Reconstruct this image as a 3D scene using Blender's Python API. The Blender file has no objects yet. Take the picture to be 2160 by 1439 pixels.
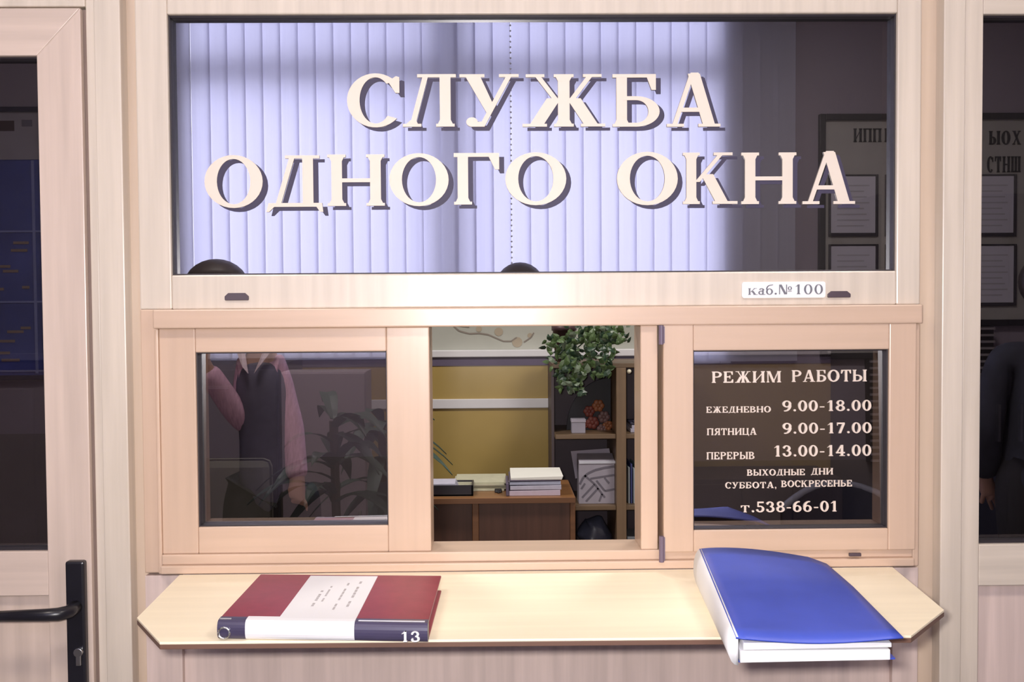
import bpy, bmesh, math, random
from mathutils import Vector, Matrix
import numpy as np
random.seed(7)
SC = bpy.context.scene
COL = SC.collection

# ---------------------------------------------------------------- camera
F, W_, H_ = 2100.0, 2160, 1439
PIT, ROL, YAW = [math.radians(a) for a in (1.875, 0.388, 0.905)]
ZC, D = 1.55, 1.68
def cam_dir(d):
    d = list(d)
    c, s = math.cos(ROL), math.sin(ROL); d = [c*d[0]+s*d[2], d[1], -s*d[0]+c*d[2]]
    c, s = math.cos(PIT), math.sin(PIT); d = [d[0], c*d[1]+s*d[2], c*d[2]-s*d[1]]
    c, s = math.cos(YAW), math.sin(YAW); return Vector((c*d[0]+s*d[1], -s*d[0]+c*d[1], d[2]))
cd = bpy.data.cameras.new('camera'); cam = bpy.data.objects.new('camera', cd); COL.objects.link(cam)
cd.sensor_width = 36.0; cd.lens = 36.0*F/W_; cd.clip_start = 0.02
ex, ey, ez = cam_dir((1,0,0)), cam_dir((0,1,0)), cam_dir((0,0,1))
m = Matrix((ex, ez, -ey)).transposed().to_4x4(); m.translation = (0, -D, ZC)
cam.matrix_world = m; SC.camera = cam
def P(px, py, Y=0.0):
    """point of the plane y = Y seen at a place of the photograph"""
    d = cam_dir(((px-W_/2)/F, 1.0, -(py-(H_)/2)/F)); t = (Y+D)/d.y
    return Vector((d.x*t, Y, ZC+d.z*t))
def X(px, py=700, Y=0.0): return P(px, py, Y).x
def Z(py, px=1080, Y=0.0): return P(px, py, Y).z

# ---------------------------------------------------------------- view, world, lights
vs = SC.view_settings
SC.display_settings.display_device = 'sRGB'
vs.view_transform = 'Standard'; vs.look = 'None'; vs.gamma = 1.0; vs.exposure = 0.0; vs.use_curve_mapping = False
wd = bpy.data.worlds.new('overcast_sky'); SC.world = wd; wd.use_nodes = True
bg = wd.node_tree.nodes['Background']; bg.inputs[0].default_value = (0.80, 0.81, 1.0, 1); bg.inputs[1].default_value = 6.8
def area(name, loc, size, power, color, aim, sy=None):
    l = bpy.data.lights.new(name, 'AREA'); l.energy = power; l.color = color; l.size = size
    if sy: l.shape = 'RECTANGLE'; l.size_y = sy
    o = bpy.data.objects.new(name, l); COL.objects.link(o); o.location = loc
    o.rotation_euler = Vector(aim).to_track_quat('-Z', 'Y').to_euler(); return o
area('camera_flash_light', (-0.05, -1.66, ZC+0.035), 0.07, 22.5, (1.0, 0.955, 0.92), (0.05, 1, -0.09), 0.04)
LAMPS = [('corridor', (-0.9, -1.35), 16.0, (1.0, 0.88, 0.78)), ('corridor', (1.1, -1.35), 16.0, (1.0, 0.88, 0.78)),
         ('office', (-0.9, 1.5), 31.0, (1.0, 0.95, 0.88)), ('office', (1.1, 1.5), 31.0, (1.0, 0.95, 0.88))]

# ---------------------------------------------------------------- helpers
def sc_(c): # sRGB 0..255 to linear
    return tuple((v/255/12.92 if v/255 <= 0.04045 else ((v/255+0.055)/1.055)**2.4) for v in c)
MATS = {}
def mat(name, col, rough=0.5, var=0.06, vscale=8.0, metal=0.0, spec=0.5, stretch=(1,1,1), bump=0.0, emit=None, trans=0.0, detail=3.0):
    """principled material, colour broken up by object-space noise (stretch gives grain)"""
    if name in MATS: return MATS[name]
    m = bpy.data.materials.new(name); m.use_nodes = True; nt = m.node_tree; N = nt.nodes; L = nt.links
    b = N['Principled BSDF']; b.inputs['Roughness'].default_value = rough; b.inputs['Metallic'].default_value = metal
    b.inputs['Specular IOR Level'].default_value = spec
    tc = N.new('ShaderNodeTexCoord'); mp = N.new('ShaderNodeMapping'); mp.inputs['Scale'].default_value = stretch
    nz = N.new('ShaderNodeTexNoise'); nz.inputs['Scale'].default_value = vscale; nz.inputs['Detail'].default_value = detail
    rp = N.new('ShaderNodeValToRGB')
    rp.color_ramp.elements[0].position = 0.3; rp.color_ramp.elements[1].position = 0.7
    rp.color_ramp.elements[0].color = tuple(max(0, c*(1-var)) for c in col)+(1,)
    rp.color_ramp.elements[1].color = tuple(min(1, c*(1+var)) for c in col)+(1,)
    L.new(tc.outputs['Object'], mp.inputs[0]); L.new(mp.outputs[0], nz.inputs['Vector']); L.new(nz.outputs[0], rp.inputs[0]); L.new(rp.outputs[0], b.inputs['Base Color'])
    if bump:
        bp = N.new('ShaderNodeBump'); bp.inputs['Strength'].default_value = bump; bp.inputs['Distance'].default_value = 0.002
        L.new(nz.outputs[0], bp.inputs['Height']); L.new(bp.outputs[0], b.inputs['Normal'])
    if emit:
        b.inputs['Emission Color'].default_value = tuple(emit[0])+(1,); b.inputs['Emission Strength'].default_value = emit[1]
    if trans: b.inputs['Transmission Weight'].default_value = trans
    MATS[name] = m; return m
def grain(name, col, var=0.09, rough=0.30, axis='Z', sc=5.0):
    st = {'Z': (11, 11, 0.5), 'X': (0.5, 11, 11), 'Y': (11, 0.5, 11)}[axis]
    return mat(name, col, rough, var, sc, stretch=st, bump=0.04, detail=5.0)

class MB:
    def __init__(s): s.bm = bmesh.new()
    def _poly(s, vs, fs):
        v = [s.bm.verts.new(p) for p in vs]
        for f in fs:
            try: s.bm.faces.new([v[i] for i in f])
            except ValueError: pass
        return v
    def box(s, x0, x1, y0, y1, z0, z1, bev=0.0, seg=2):
        t = bmesh.new()
        v = [t.verts.new(p) for p in ((x0,y0,z0),(x1,y0,z0),(x1,y1,z0),(x0,y1,z0),(x0,y0,z1),(x1,y0,z1),(x1,y1,z1),(x0,y1,z1))]
        for f in ((0,3,2,1),(4,5,6,7),(0,1,5,4),(1,2,6,5),(2,3,7,6),(3,0,4,7)): t.faces.new([v[i] for i in f])
        if bev > 0: bmesh.ops.bevel(t, geom=list(t.edges), offset=bev, segments=seg, affect='EDGES', profile=0.5)
        return s._merge(t)
    def _merge(s, t, mtx=None):
        mp = {}
        for v in t.verts: mp[v] = s.bm.verts.new(mtx @ v.co if mtx else v.co)
        for f in t.faces: s.bm.faces.new([mp[v] for v in f.verts])
        t.free(); return s
    def hexa(s, c, bev=0.0):
        """box from eight corners: four below, four above, same order"""
        t = bmesh.new(); v = [t.verts.new(p) for p in c]
        for f in ((0,3,2,1),(4,5,6,7),(0,1,5,4),(1,2,6,5),(2,3,7,6),(3,0,4,7)): t.faces.new([v[i] for i in f])
        bmesh.ops.recalc_face_normals(t, faces=t.faces)
        if bev > 0: bmesh.ops.bevel(t, geom=list(t.edges), offset=bev, segments=2, affect='EDGES', profile=0.5)
        return s._merge(t)
    def prism(s, pts, axis, a, b, bev=0.0):
        """outline (2D) swept along an axis from a to b"""
        def q(p, h): return {'y': (p[0], h, p[1]), 'z': (p[0], p[1], h), 'x': (h, p[0], p[1])}[axis]
        t = bmesh.new(); n = len(pts)
        va = [t.verts.new(q(p, a)) for p in pts]; vb = [t.verts.new(q(p, b)) for p in pts]
        t.faces.new(va); t.faces.new(vb[::-1])
        for i in range(n): t.faces.new((va[i], va[(i+1) % n], vb[(i+1) % n], vb[i]))
        bmesh.ops.recalc_face_normals(t, faces=t.faces)
        if bev > 0: bmesh.ops.bevel(t, geom=list(t.edges), offset=bev, segments=2, affect='EDGES', profile=0.5)
        return s._merge(t)
    def tube(s, pts, r, n=8, cap=True):
        pts = [Vector(p) for p in pts]; rs = r if isinstance(r, (list, tuple)) else [r]*len(pts); rings = []
        for i, p in enumerate(pts):
            d = (pts[min(i+1, len(pts)-1)] - pts[max(i-1, 0)]).normalized()
            up = Vector((0,0,1)) if abs(d.z) < 0.9 else Vector((0,1,0))
            a = d.cross(up).normalized(); b = d.cross(a)
            rings.append([s.bm.verts.new(p + a*rs[i]*math.cos(2*math.pi*k/n) + b*rs[i]*math.sin(2*math.pi*k/n)) for k in range(n)])
        for i in range(len(rings)-1):
            for k in range(n): s.bm.faces.new((rings[i][k], rings[i][(k+1) % n], rings[i+1][(k+1) % n], rings[i+1][k]))
        if cap: s.bm.faces.new(rings[0][::-1]); s.bm.faces.new(rings[-1])
        return s
    def lathe(s, prof, c, n=20):
        rings = [[s.bm.verts.new((c[0]+r*math.cos(2*math.pi*k/n), c[1]+r*math.sin(2*math.pi*k/n), c[2]+z)) for k in range(n)] for r, z in prof]
        for i in range(len(rings)-1):
            for k in range(n): s.bm.faces.new((rings[i][k], rings[i][(k+1) % n], rings[i+1][(k+1) % n], rings[i+1][k]))
        s.bm.faces.new(rings[0][::-1]); s.bm.faces.new(rings[-1]); return s
    def ball(s, c, r, u=12, v=8, fn=None):
        t = bmesh.new(); bmesh.ops.create_uvsphere(t, u_segments=u, v_segments=v, radius=1.0)
        rr = r if isinstance(r, (tuple, list)) else (r, r, r)
        for q in t.verts:
            p = Vector((q.co.x*rr[0], q.co.y*rr[1], q.co.z*rr[2]))
            if fn: p = fn(p)
            q.co = p + Vector(c)
        return s._merge(t)
    def build(s, name, m, parent=None, smooth=False, mats=None):
        me = bpy.data.meshes.new(name); o = bpy.data.objects.new(name, me); COL.objects.link(o)
        off = Vector((0,0,0)); p = parent
        while p is not None: off += p.location; p = p.parent
        for v in s.bm.verts: v.co -= off
        bmesh.ops.recalc_face_normals(s.bm, faces=s.bm.faces)
        s.bm.to_mesh(me); s.bm.free()
        for q in (mats or [m]): me.materials.append(q)
        if smooth:
            for f in me.polygons: f.use_smooth = True
        o.parent = parent; return o
def one(name, m, parent, *box, bev=0.0):
    return MB().box(*box, bev=bev).build(name, m, parent)
def tag(o, label=None, cat=None, group=None, kind=None):
    if label: o['label'] = label
    if cat: o['category'] = cat
    if group: o['group'] = group
    if kind: o['kind'] = kind
    return o
def empty(name, loc, label=None, cat=None, group=None, kind=None):
    o = bpy.data.objects.new(name, None); o.empty_display_size = 0.1; COL.objects.link(o); o.location = loc
    return tag(o, label, cat, group, kind)
def dup(root, loc, label=None):
    r = root.copy(); COL.objects.link(r); r.location = loc
    if label: r['label'] = label
    for ch in list(root.children):
        c = ch.copy(); COL.objects.link(c); c.parent = r
        for g in ch.children:
            d = g.copy(); COL.objects.link(d); d.parent = c
    return r
def struct(name, label=None): return empty(name, (0,0,0), label, None, None, 'structure')
def rect_frame(mb, x0, x1, z0, z1, l, r, t, b, y0, y1, bev=0.0015, mitre=False):
    """frame with outer edges given and member widths left, right, top, bottom"""
    if mitre:
        for pts in ([(x0,z0),(x0+l,z0+b),(x0+l,z1-t),(x0,z1)], [(x1,z0),(x1,z1),(x1-r,z1-t),(x1-r,z0+b)],
                    [(x0,z1),(x0+l,z1-t),(x1-r,z1-t),(x1,z1)], [(x0,z0),(x1,z0),(x1-r,z0+b),(x0+l,z0+b)]):
            mb.prism(pts, 'y', y0, y1, bev)
    else:
        mb.box(x0, x0+l, y0, y1, z0, z1, bev); mb.box(x1-r, x1, y0, y1, z0, z1, bev)
        mb.box(x0+l, x1-r, y0, y1, z1-t, z1, bev); mb.box(x0+l, x1-r, y0, y1, z0, z0+b, bev)
    return mb

# ---------------------------------------------------------------- materials
pale_v = grain('pale_oak_foil_upright', (0.65, 0.56, 0.47)); pale_h = grain('pale_oak_foil_level', (0.65, 0.56, 0.47), axis='X')
peach_v = grain('peach_beech_foil_upright', (0.61, 0.44, 0.33), 0.05); peach_h = grain('peach_beech_foil_level', (0.61, 0.44, 0.33), 0.05, axis='X')
tan_v = grain('tan_recess_shade', (0.60, 0.47, 0.36), 0.05)  # darker tan puts the shade of the recesses into the colour
door_v = grain('rosy_oak_foil_upright', (0.64, 0.51, 0.435), 0.09); door_h = grain('rosy_oak_foil_level', (0.64, 0.51, 0.435), 0.09, axis='X')
panel_v = grain('mauve_oak_board', (0.66, 0.52, 0.47), 0.12, 0.5)
shelf_m = grain('yellow_birch_laminate', (0.95, 0.84, 0.63), 0.04, 0.45, 'X')
edge_m = mat('dark_brown_edging', (0.16, 0.085, 0.06), 0.5)
dark_seal = mat('dark_rubber_seal', (0.025, 0.018, 0.022), 0.5)
brown_gap = mat('brown_gap_shade', (0.20, 0.14, 0.115), 0.6)  # dark colour for the shade in the door gap
black_metal = mat('black_lacquered_metal', (0.012, 0.011, 0.016), 0.32)
steel = mat('brushed_steel', (0.6, 0.6, 0.6), 0.3, metal=1.0)
hinge_m = mat('violet_grey_hinge_metal', (0.16, 0.12, 0.17), 0.4)
def glass_mat(nm, refl, tint):
    m = bpy.data.materials.new(nm); m.use_nodes = True; N = m.node_tree.nodes; L = m.node_tree.links
    N.remove(N['Principled BSDF']); o = N['Material Output']
    tr = N.new('ShaderNodeBsdfTransparent'); tr.inputs[0].default_value = tint+(1,)
    if refl:
        gl = N.new('ShaderNodeBsdfGlossy'); gl.inputs['Roughness'].default_value = 0.0; gl.inputs['Color'].default_value = (0.96, 0.95, 1, 1)
        mx = N.new('ShaderNodeMixShader'); mx.inputs[0].default_value = refl
        L.new(tr.outputs[0], mx.inputs[1]); L.new(gl.outputs[0], mx.inputs[2]); L.new(mx.outputs[0], o.inputs[0])
    else: L.new(tr.outputs[0], o.inputs[0])
    return m
CLEAR = glass_mat('tinted_glass_edge', 0.0, (0.97, 0.97, 0.98))
DARKG = [glass_mat('dark_mirror_glass', 0.42, (0.11, 0.10, 0.12)), CLEAR]
TINTG = [glass_mat('tinted_mirror_glass', 0.36, (0.40, 0.37, 0.38)), CLEAR]
def pane(x0, x1, z0, z1, y, parent, gm=DARKG, lean=0.0, swing=0.0):
    """thin glass plate; lean tips its top back, swing turns its right edge forward, in degrees"""
    d = (z1-z0)*math.tan(math.radians(lean)); w = (x1-x0)*math.tan(math.radians(swing))
    mb = MB(); v = mb._poly([(x0,y,z0),(x1,y-w,z0),(x1,y-w+.006,z0),(x0,y+.006,z0),(x0,y+d,z1),(x1,y-w+d,z1),(x1,y-w+d+.006,z1),(x0,y+d+.006,z1)], ((0,3,2,1),(4,5,6,7),(0,1,5,4),(1,2,6,5),(2,3,7,6),(3,0,4,7)))
    o = mb.build('pane', None, parent, mats=gm)
    for f in o.data.polygons: f.material_index = 0 if f.normal.y < -0.9 else 1
    return o
letter_m = mat('cream_vinyl_lettering', (0.76, 0.66, 0.565), 0.5, 0.02)
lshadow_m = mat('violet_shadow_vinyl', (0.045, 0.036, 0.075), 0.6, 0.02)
small_m = mat('off_white_vinyl_lettering', (0.74, 0.62, 0.53), 0.5, 0.05, 40)

# ---------------------------------------------------------------- lettering
S_, T_ = 0.2, 0.075
def R(x0, y0, x1, y1): return [(x0,y0),(x1,y0),(x1,y1),(x0,y1)]
def arc(cx, cy, rx, ry, ix, iy, a0, a1, n=22):
    o = []
    for i in range(n):
        a, b = math.radians(a0+(a1-a0)*i/n), math.radians(a0+(a1-a0)*(i+1)/n)
        o.append([(cx+rx*math.cos(a), cy+ry*math.sin(a)), (cx+rx*math.cos(b), cy+ry*math.sin(b)), (cx+ix*math.cos(b), cy+iy*math.sin(b)), (cx+ix*math.cos(a), cy+iy*math.sin(a))])
    return o
def disc(cx, cy, r, ry=None): return [[(cx+r*math.cos(k*math.pi/8), cy+(ry or r)*math.sin(k*math.pi/8)) for k in range(16)]]
def stem(x, w=None, top=True, bot=True, ov=0.07, y1=1.0):
    w = w or S_; o = [R(x, 0, x+w, y1)]
    if bot: o += [R(x-ov, 0, x+w+ov, .055), [(x-ov*.55,.05),(x+w+ov*.55,.05),(x+w,.13),(x,.13)]]
    if top: o += [R(x-ov, y1-.055, x+w+ov, y1), [(x,y1-.13),(x+w,y1-.13),(x+w+ov*.55,y1-.05),(x-ov*.55,y1-.05)]]
    return o
def dg(x0, y0, x1, y1, w): return [[(x0,y0),(x0+w,y0),(x1+w,y1),(x1,y1)]]
def mirror(ps, w): return [[(w-x, y) for x, y in p][::-1] for p in ps]
def glyph(c):
    s, t = S_, T_
    bowl = lambda cx, cy, rx, ry: arc(cx, cy, rx, ry, rx-s*1.05, ry-t, -90, 90)
    if c in 'ОO': return arc(.54, .5, .54, .515, .54-s*1.15, .515-t, 0, 360, 36), 1.08
    if c == 'С': return arc(.5, .5, .5, .515, .5-s*1.1, .515-t, 46, 318, 30)+[[(.72,.86),(.85,.64),(.92,.64),(.92,.94),(.86,.96)]], .95
    if c == 'Л': return [R(.27,.94,.98,1)]+stem(.68, top=False)+[R(.62,.95,.98,1)]+dg(.13,.03,.38,1,.1)+[R(0,0,.34,.055), [(.06,.05),(.28,.05),(.24,.13),(.15,.13)]], 1.0
    if c == 'Д': return [R(.36,.94,1.0,1), R(.04,0,1.04,.075), [(0,-.1),(.05,-.1),(.18,.03),(.04,.06)], [(1.0,-.1),(1.06,-.1),(1.04,.06),(.9,.05)], R(.68,0,.88,1)]+dg(.17,.03,.45,1,.1), 1.06
    if c == 'У': return dg(.33,0,.82,1,.095)+[[(.08,1),(.46,.27),(.55,.26),(.60,.37),(.34,1)], R(0,.945,.43,1), R(.68,.945,1.02,1), [(.2,0),(.34,0),(.42,.1),(.2,.085)]]+disc(.21,.09,.1,.09), 1.02
    if c == 'Ж':
        arm = dg(.76,.46,1.13,1,.1)+dg(1.08,0,.76,.54,.24)+[R(1.04,.945,1.36,1), R(1.0,0,1.42,.055)]
        return stem(.61)+arm+mirror(arm, 1.42), 1.42
    if c == 'К': return stem(.07)+dg(.24,.43,.74,1,.1)+dg(.68,0,.36,.58,.25)+[R(.62,.945,1.0,1), R(.6,0,1.1,.055)], 1.1
    if c in 'БЬЫ':
        o = stem(.07, top=(c != 'Б'))+bowl(.44,.29,.44,.29)+[R(.2,0,.46,t), R(.2,.58-t,.46,.58)]
        if c == 'Б': o += [R(0,.935,.8,1), [(.73,.70),(.81,.70),(.81,1),(.64,1),(.64,.94)]]
        if c == 'Ы': o += stem(1.02); return o, 1.3
        return o, .9
    if c == 'А': return dg(.11,.03,.47,.98,.1)+dg(.76,.03,.44,1.0,.25)+[R(.26,.28,.8,.36), R(0,0,.36,.055), R(.66,0,1.12,.055), [(.44,.9),(.7,.95),(.66,1.02),(.5,1.02)]], 1.12
    if c == 'Н': return stem(.07)+stem(.79)+[R(.2,.46,.85,.46+t)], 1.06
    if c == 'П': return stem(.07)+stem(.79)+[R(.0,1-t,1.06,1)], 1.06
    if c == 'Г': return stem(.07, top=False)+[R(0,.925,.86,1), [(.78,.68),(.86,.68),(.86,1),(.66,1),(.66,.93)]], .88
    if c == 'Е': return stem(.07, top=False, bot=False)+[R(0,.925,.82,1), [(.74,.7),(.82,.7),(.82,1),(.64,1),(.64,.93)], R(0,0,.86,t), [(.64,0),(.86,0),(.86,.3),(.78,.3),(.64,.07)], R(.2,.47,.56,.47+t), R(.52,.36,.6,.64)], .88
    if c in 'ИЙ': return stem(.07)+stem(.81)+dg(.2,.12,.8,.8,.09)+(arc(.54,1.22,.24,.18,.15,.07,190,350,10) if c == 'Й' else []), 1.08
    if c == 'М': return stem(.1,.09)+stem(1.03)+dg(.54,0,.12,1,.22)+dg(.58,0,1.03,1,.08), 1.3
    if c == 'Т': return stem(.38, top=False)+[R(.02,.925,.94,1), [(.02,.68),(.1,.68),(.22,.93),(.22,1),(.02,1)], [(.86,.68),(.94,.68),(.94,1),(.74,1),(.74,.93)]], .96
    if c == 'Р': return stem(.07)+bowl(.44,.73,.44,.27)+[R(.2,.46,.46,.46+t), R(.2,1-t,.46,1)], .9
    if c == 'В': return stem(.07, top=False, bot=False)+bowl(.42,.75,.38,.25)+bowl(.44,.27,.46,.27)+[R(0,1-t,.44,1), R(0,0,.46,t), R(.2,.48,.46,.55)], .92
    if c == 'Я': return mirror(stem(.07)+bowl(.44,.72,.42,.28)+[R(.2,.44,.46,.44+t), R(.2,1-t,.46,1)]+dg(.7,0,.36,.48,.22)+[R(.66,0,.98,.055)], .98), .98
    if c == 'Ц': return stem(.07, bot=False)+stem(.75, bot=False)+[R(0,0,1.08,t), R(1.0,-.17,1.08,.06)], 1.1
    if c == 'Х': return dg(.72,0,.08,1,.26)+dg(.1,0,.8,1,.1)+[R(0,0,.34,.055), R(.64,0,1.06,.055), R(0,.945,.42,1), R(.68,.945,1.02,1)], 1.06
    if c == 'Ш': return stem(.07)+stem(.6)+stem(1.13)+[R(.07,0,1.3,t)], 1.4
    if c == '0': return arc(.36,.5,.36,.515,.36-s*.95,.515-t,0,360,28), .72
    if c == '1': return stem(.26,s*.95,top=False)+[[(.06,.76),(.3,.86),(.46,1),(.3,1)]], .62
    if c == '3': return arc(.32,.735,.32,.275,.32-s*.95,.275-t,-90,150)+arc(.33,.28,.37,.295,.37-s*.95,.295-t,-150,90)+disc(.1,.8,.09)+disc(.1,.2,.1), .72
    if c == '4': return [R(.4,0,.4+s,1), R(.02,.24,.74,.24+t+.02), R(.3,0,.74,.055)]+dg(.02,.26,.42,1,.11), .76
    if c == '5': return [R(.1,.86,.64,1), R(.1,.5,.1+t+.02,.95)]+arc(.33,.3,.36,.315,.36-s*.95,.315-t,-150,125)+disc(.1,.18,.1), .72
    if c == '6': return arc(.36,.31,.36,.325,.36-s*.95,.325-t,0,360)+arc(.5,.45,.5,.56,.5-s,.56-t,80,180), .74
    if c == '9': return [[(.74-x, 1-y) for x, y in p] for p in glyph('6')[0]], .74
    if c == '7': return [R(.06,.86,.68,1), R(.06,.72,.13,.9)]+dg(.18,0,.5,.9,s*.95), .7
    if c == '8': return arc(.36,.75,.31,.265,.31-s*.85,.265-t,0,360)+arc(.36,.27,.36,.285,.36-s*.95,.285-t,0,360), .72
    if c == '.': return disc(.14,.09,.1), .28
    if c == ',': return disc(.14,.09,.1)+[[(.14,-.02),(.1,-.18),(.16,-.16),(.24,.06)]], .28
    if c == '-': return [R(.04,.34,.4,.44)], .44
    if c == ' ': return [], .45
    if c == 'к': return [[(x*.8, y*.66) for x, y in p] for p in glyph('К')[0]], .86
    if c == 'т': return [[(x*.8, y*.66) for x, y in p] for p in glyph('Т')[0]], .78
    if c == 'а': return arc(.25,.2,.25,.21,.25-s*.8,.14,0,360)+[R(.36,0,.36+s*.8,.5)]+arc(.3,.46,.25,.2,.25-s*.8,.13,0,160)+[R(.36,0,.64,.05)], .64
    if c == 'б': return arc(.32,.31,.32,.32,.32-s*.9,.25,0,360)+arc(.42,.55,.42,.45,.42-s*.7,.38,95,185)+[[(.4,.93),(.62,.97),(.66,1.04),(.4,1.0)]], .68
    if c == '№': return [R(.05,0,.12,1), R(.66,0,.73,1)]+dg(.5,0,.05,1,s*1.2)+arc(.98,.62,.17,.2,.17-s*.5,.15,0,360)+[R(.82,.3,1.14,.35)], 1.2
    return [], .5
def words(mb, text, x0, x1, z0, z1, y0, y1, gap=0.1, tilt=0.0):
    gs = [glyph(c) for c in text]; tot = sum(g[1] for g in gs)+gap*(len(gs)-1); k = (x1-x0)/tot; h = z1-z0; x = 0
    for ps, w in gs:
        for i, p in enumerate(ps): mb.prism([(x0+(x+a)*k, z0+b*h+tilt*(x+a)*k) for a, b in p], 'y', y0-i*1.5e-5, y1)
        x += w+gap
    return mb

# ---------------------------------------------------------------- shell of the two rooms
XL, XR, YB, YF, ZT = -2.9, 2.9, 2.9, -2.8, 3.0
floor_m = mat('grey_linoleum', (0.22, 0.20, 0.19), 0.45, 0.15, 6)
ceil_m = mat('white_ceiling_paint', (0.62, 0.62, 0.62), 0.8, 0.02)
wallpaper = mat('pale_grey_green_wallpaper', (0.42, 0.42, 0.38), 0.7, 0.10, 3.0)
corr_m = mat('mauve_grey_wall_paint', (0.27, 0.235, 0.28), 0.7, 0.05, 3)
corr_low = mat('brown_grey_lower_wall_paint', (0.20, 0.175, 0.185), 0.6, 0.08, 3)
tag(one('floor', floor_m, None, XL-.1, XR+.1, YF-.1, YB+.1, -.1, 0), 'grey linoleum floor', kind='structure')
tag(one('ceiling', ceil_m, None, XL-.1, XR+.1, YF-.1, YB+.1, ZT, ZT+.1), 'white ceiling', kind='structure')
tag(one('wall_left', corr_m, None, XL-.1, XL, YF-.1, YB+.1, 0, ZT), kind='structure')
tag(one('wall_right', corr_m, None, XR, XR+.1, YF-.1, YB+.1, 0, ZT), kind='structure')
wb = struct('wall_back', 'office back wall with pale floral wallpaper above a yellow dado')
one('plaster', wallpaper, wb, XL, XR, YB, YB+.1, 0, ZT)
yel = mat('glossy_ochre_board', (0.38, 0.265, 0.085), 0.24, 0.10, 2.5)
zr0, zr1, zd = Z(753, 1000, YB), Z(738, 1000, YB), Z(771, 1000, YB)
one('yellow_dado', yel, wb, XL, XR, YB-.02, YB, 0.08, zd)
white_trim = mat('white_painted_rail', (0.66, 0.64, 0.68), 0.4, 0.03)
one('chair_rail', white_trim, wb, XL, XR, YB-.035, YB, zr0, zr1, bev=.004)
violet_trim = mat('dark_violet_border', (0.115, 0.09, 0.15), 0.5, 0.15, 4)
one('border_band', violet_trim, wb, XL, XR, YB-.024, YB, zd, zr0)
one('dado_strip', white_trim, wb, XL, X(1161, 850, YB-.03), YB-.03, YB, Z(862, 1000, YB-.03), Z(842, 1000, YB-.03), bev=.003)
# printed branch on the wallpaper
br = MB()
def strip_print(mb, pts, w):
    for a, b in zip(pts, pts[1:]):
        a, b = P(a[0], a[1], YB-.002), P(b[0], b[1], YB-.002)
        n = Vector((-(b.z-a.z), 0, b.x-a.x)).normalized()*w
        mb._poly([a-n, b-n, b+n, a+n], [(0,1,2,3)])
strip_print(br, [(955,686),(968,698),(990,704),(1010,703),(1030,706)], .0035)
strip_print(br, [(1030,706),(1048,714),(1062,720),(1078,720),(1090,712)], .003)
strip_print(br, [(930,660),(955,686),(990,690)], .003); strip_print(br, [(1105,722),(1120,712),(1126,702)], .003)
br.build('printed_branch', mat('faded_brown_print', (0.25, 0.21, 0.185), 0.7), wb)
fl = MB()
for px, py, r in ((1091,722,.024),(1052,700,.02),(1118,708,.012),(1010,694,.014)):
    c = P(px, py, YB-.0015); fl.bm.faces.new([fl.bm.verts.new(c+Vector((r*math.cos(k*.5236), 0, r*math.sin(k*.5236)))) for k in range(12)])
fl.build('printed_blossom', mat('faded_peach_print', (0.42, 0.35, 0.27), 0.7), wb)

# ---------------------------------------------------------------- partition: posts, recesses, lower boards
xa, xb = X(195,600), X(270,600)             # left post
xc, xd = X(294,600), X(1943,300)            # frame of the wide window
xe, xf, xg = X(1982,300), X(2030,300), X(2069,300)
z_top = Z(-62)
pt = struct('wall_partition', 'wood-grain partition with a boarded base between corridor and office')
mb = MB()
mb.box(XL, -1.56, 0, .06, 0, ZT); mb.box(1.66, XR, 0, .06, 0, ZT); mb.box(-1.56, 1.66, .0, .06, z_top+.0, ZT)
mb.build('plain_boarding', pale_v, pt)
mb = MB(); mb.box(xb-.002, xc+.002, .016, .07, 0, z_top); mb.box(xd-.002, xe+.002, .016, .07, 0, z_top); mb.build('recess_strip', tan_v, pt)
zsill = ZC-.446
mb = MB()
mb.box(xc, X(385,1400), 0, .05, 0, zsill-.002, .001); mb.box(X(1882,1400), xd, 0, .05, 0, zsill-.002, .001)
mb.box(X(385,1400), X(1882,1400), 0, .05, 0, .1)
mb.build('base_stile', panel_v, pt)
one('base_board', panel_v, pt, X(385,1400), X(1882,1400), .012, .05, .1, zsill-.002)
t1 = tag(MB().box(xa+.0, X(214,600), -.006, .07, 0, z_top, .002).box(X(215,600), xb, -.014, .07, 0, z_top, .002).build('trim_1', pale_v), 'pale wood-grain post between the door and the service window', kind='structure')
t2 = tag(MB().box(xe, xf-.002, -.014, .07, 0, z_top, .002).build('trim_2', pale_v), 'pale wood-grain post right of the service window', kind='structure')

# ---------------------------------------------------------------- wide fixed window with the sign
w1 = struct('window_1', 'wide tinted window with cream sign lettering over the service hatch')
gx0, gx1, gz0, gz1 = ZC*0-.5436, .6790, ZC+.0595, ZC+.4925
rect_frame(MB(), xc, xd, Z(648), z_top, gx0-xc, xd-gx1, z_top-gz1, gz0-Z(648), 0, .07, .0025).build('window_frame', pale_v, w1)
rect_frame(MB(), gx0-.001, gx1+.001, gz0-.001, gz1+.001, .0035, .0035, .0045, .0035, .008, .04, .0008).build('glazing_seal', dark_seal, w1)
GY = .024
pane(gx0, gx1, gz0, gz1, GY, w1)
LET = [('С',733,846,157,268),('Л',850,964,157,268),('У',970,1094,157,268),('Ж',1102,1276,157,268),('Б',1292,1393,157,268),('А',1406,1519,156,268),
       ('О',433,554,329,438),('Д',562,681,328,437),('Н',692,811,326,435),('О',822,946,325,434),('Г',958,1055,323,432),('О',1066,1194,323,432),
       ('О',1301,1429,322,432),('К',1440,1555,322,431),('Н',1563,1679,322,431),('А',1692,1803,321,431)]
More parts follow.
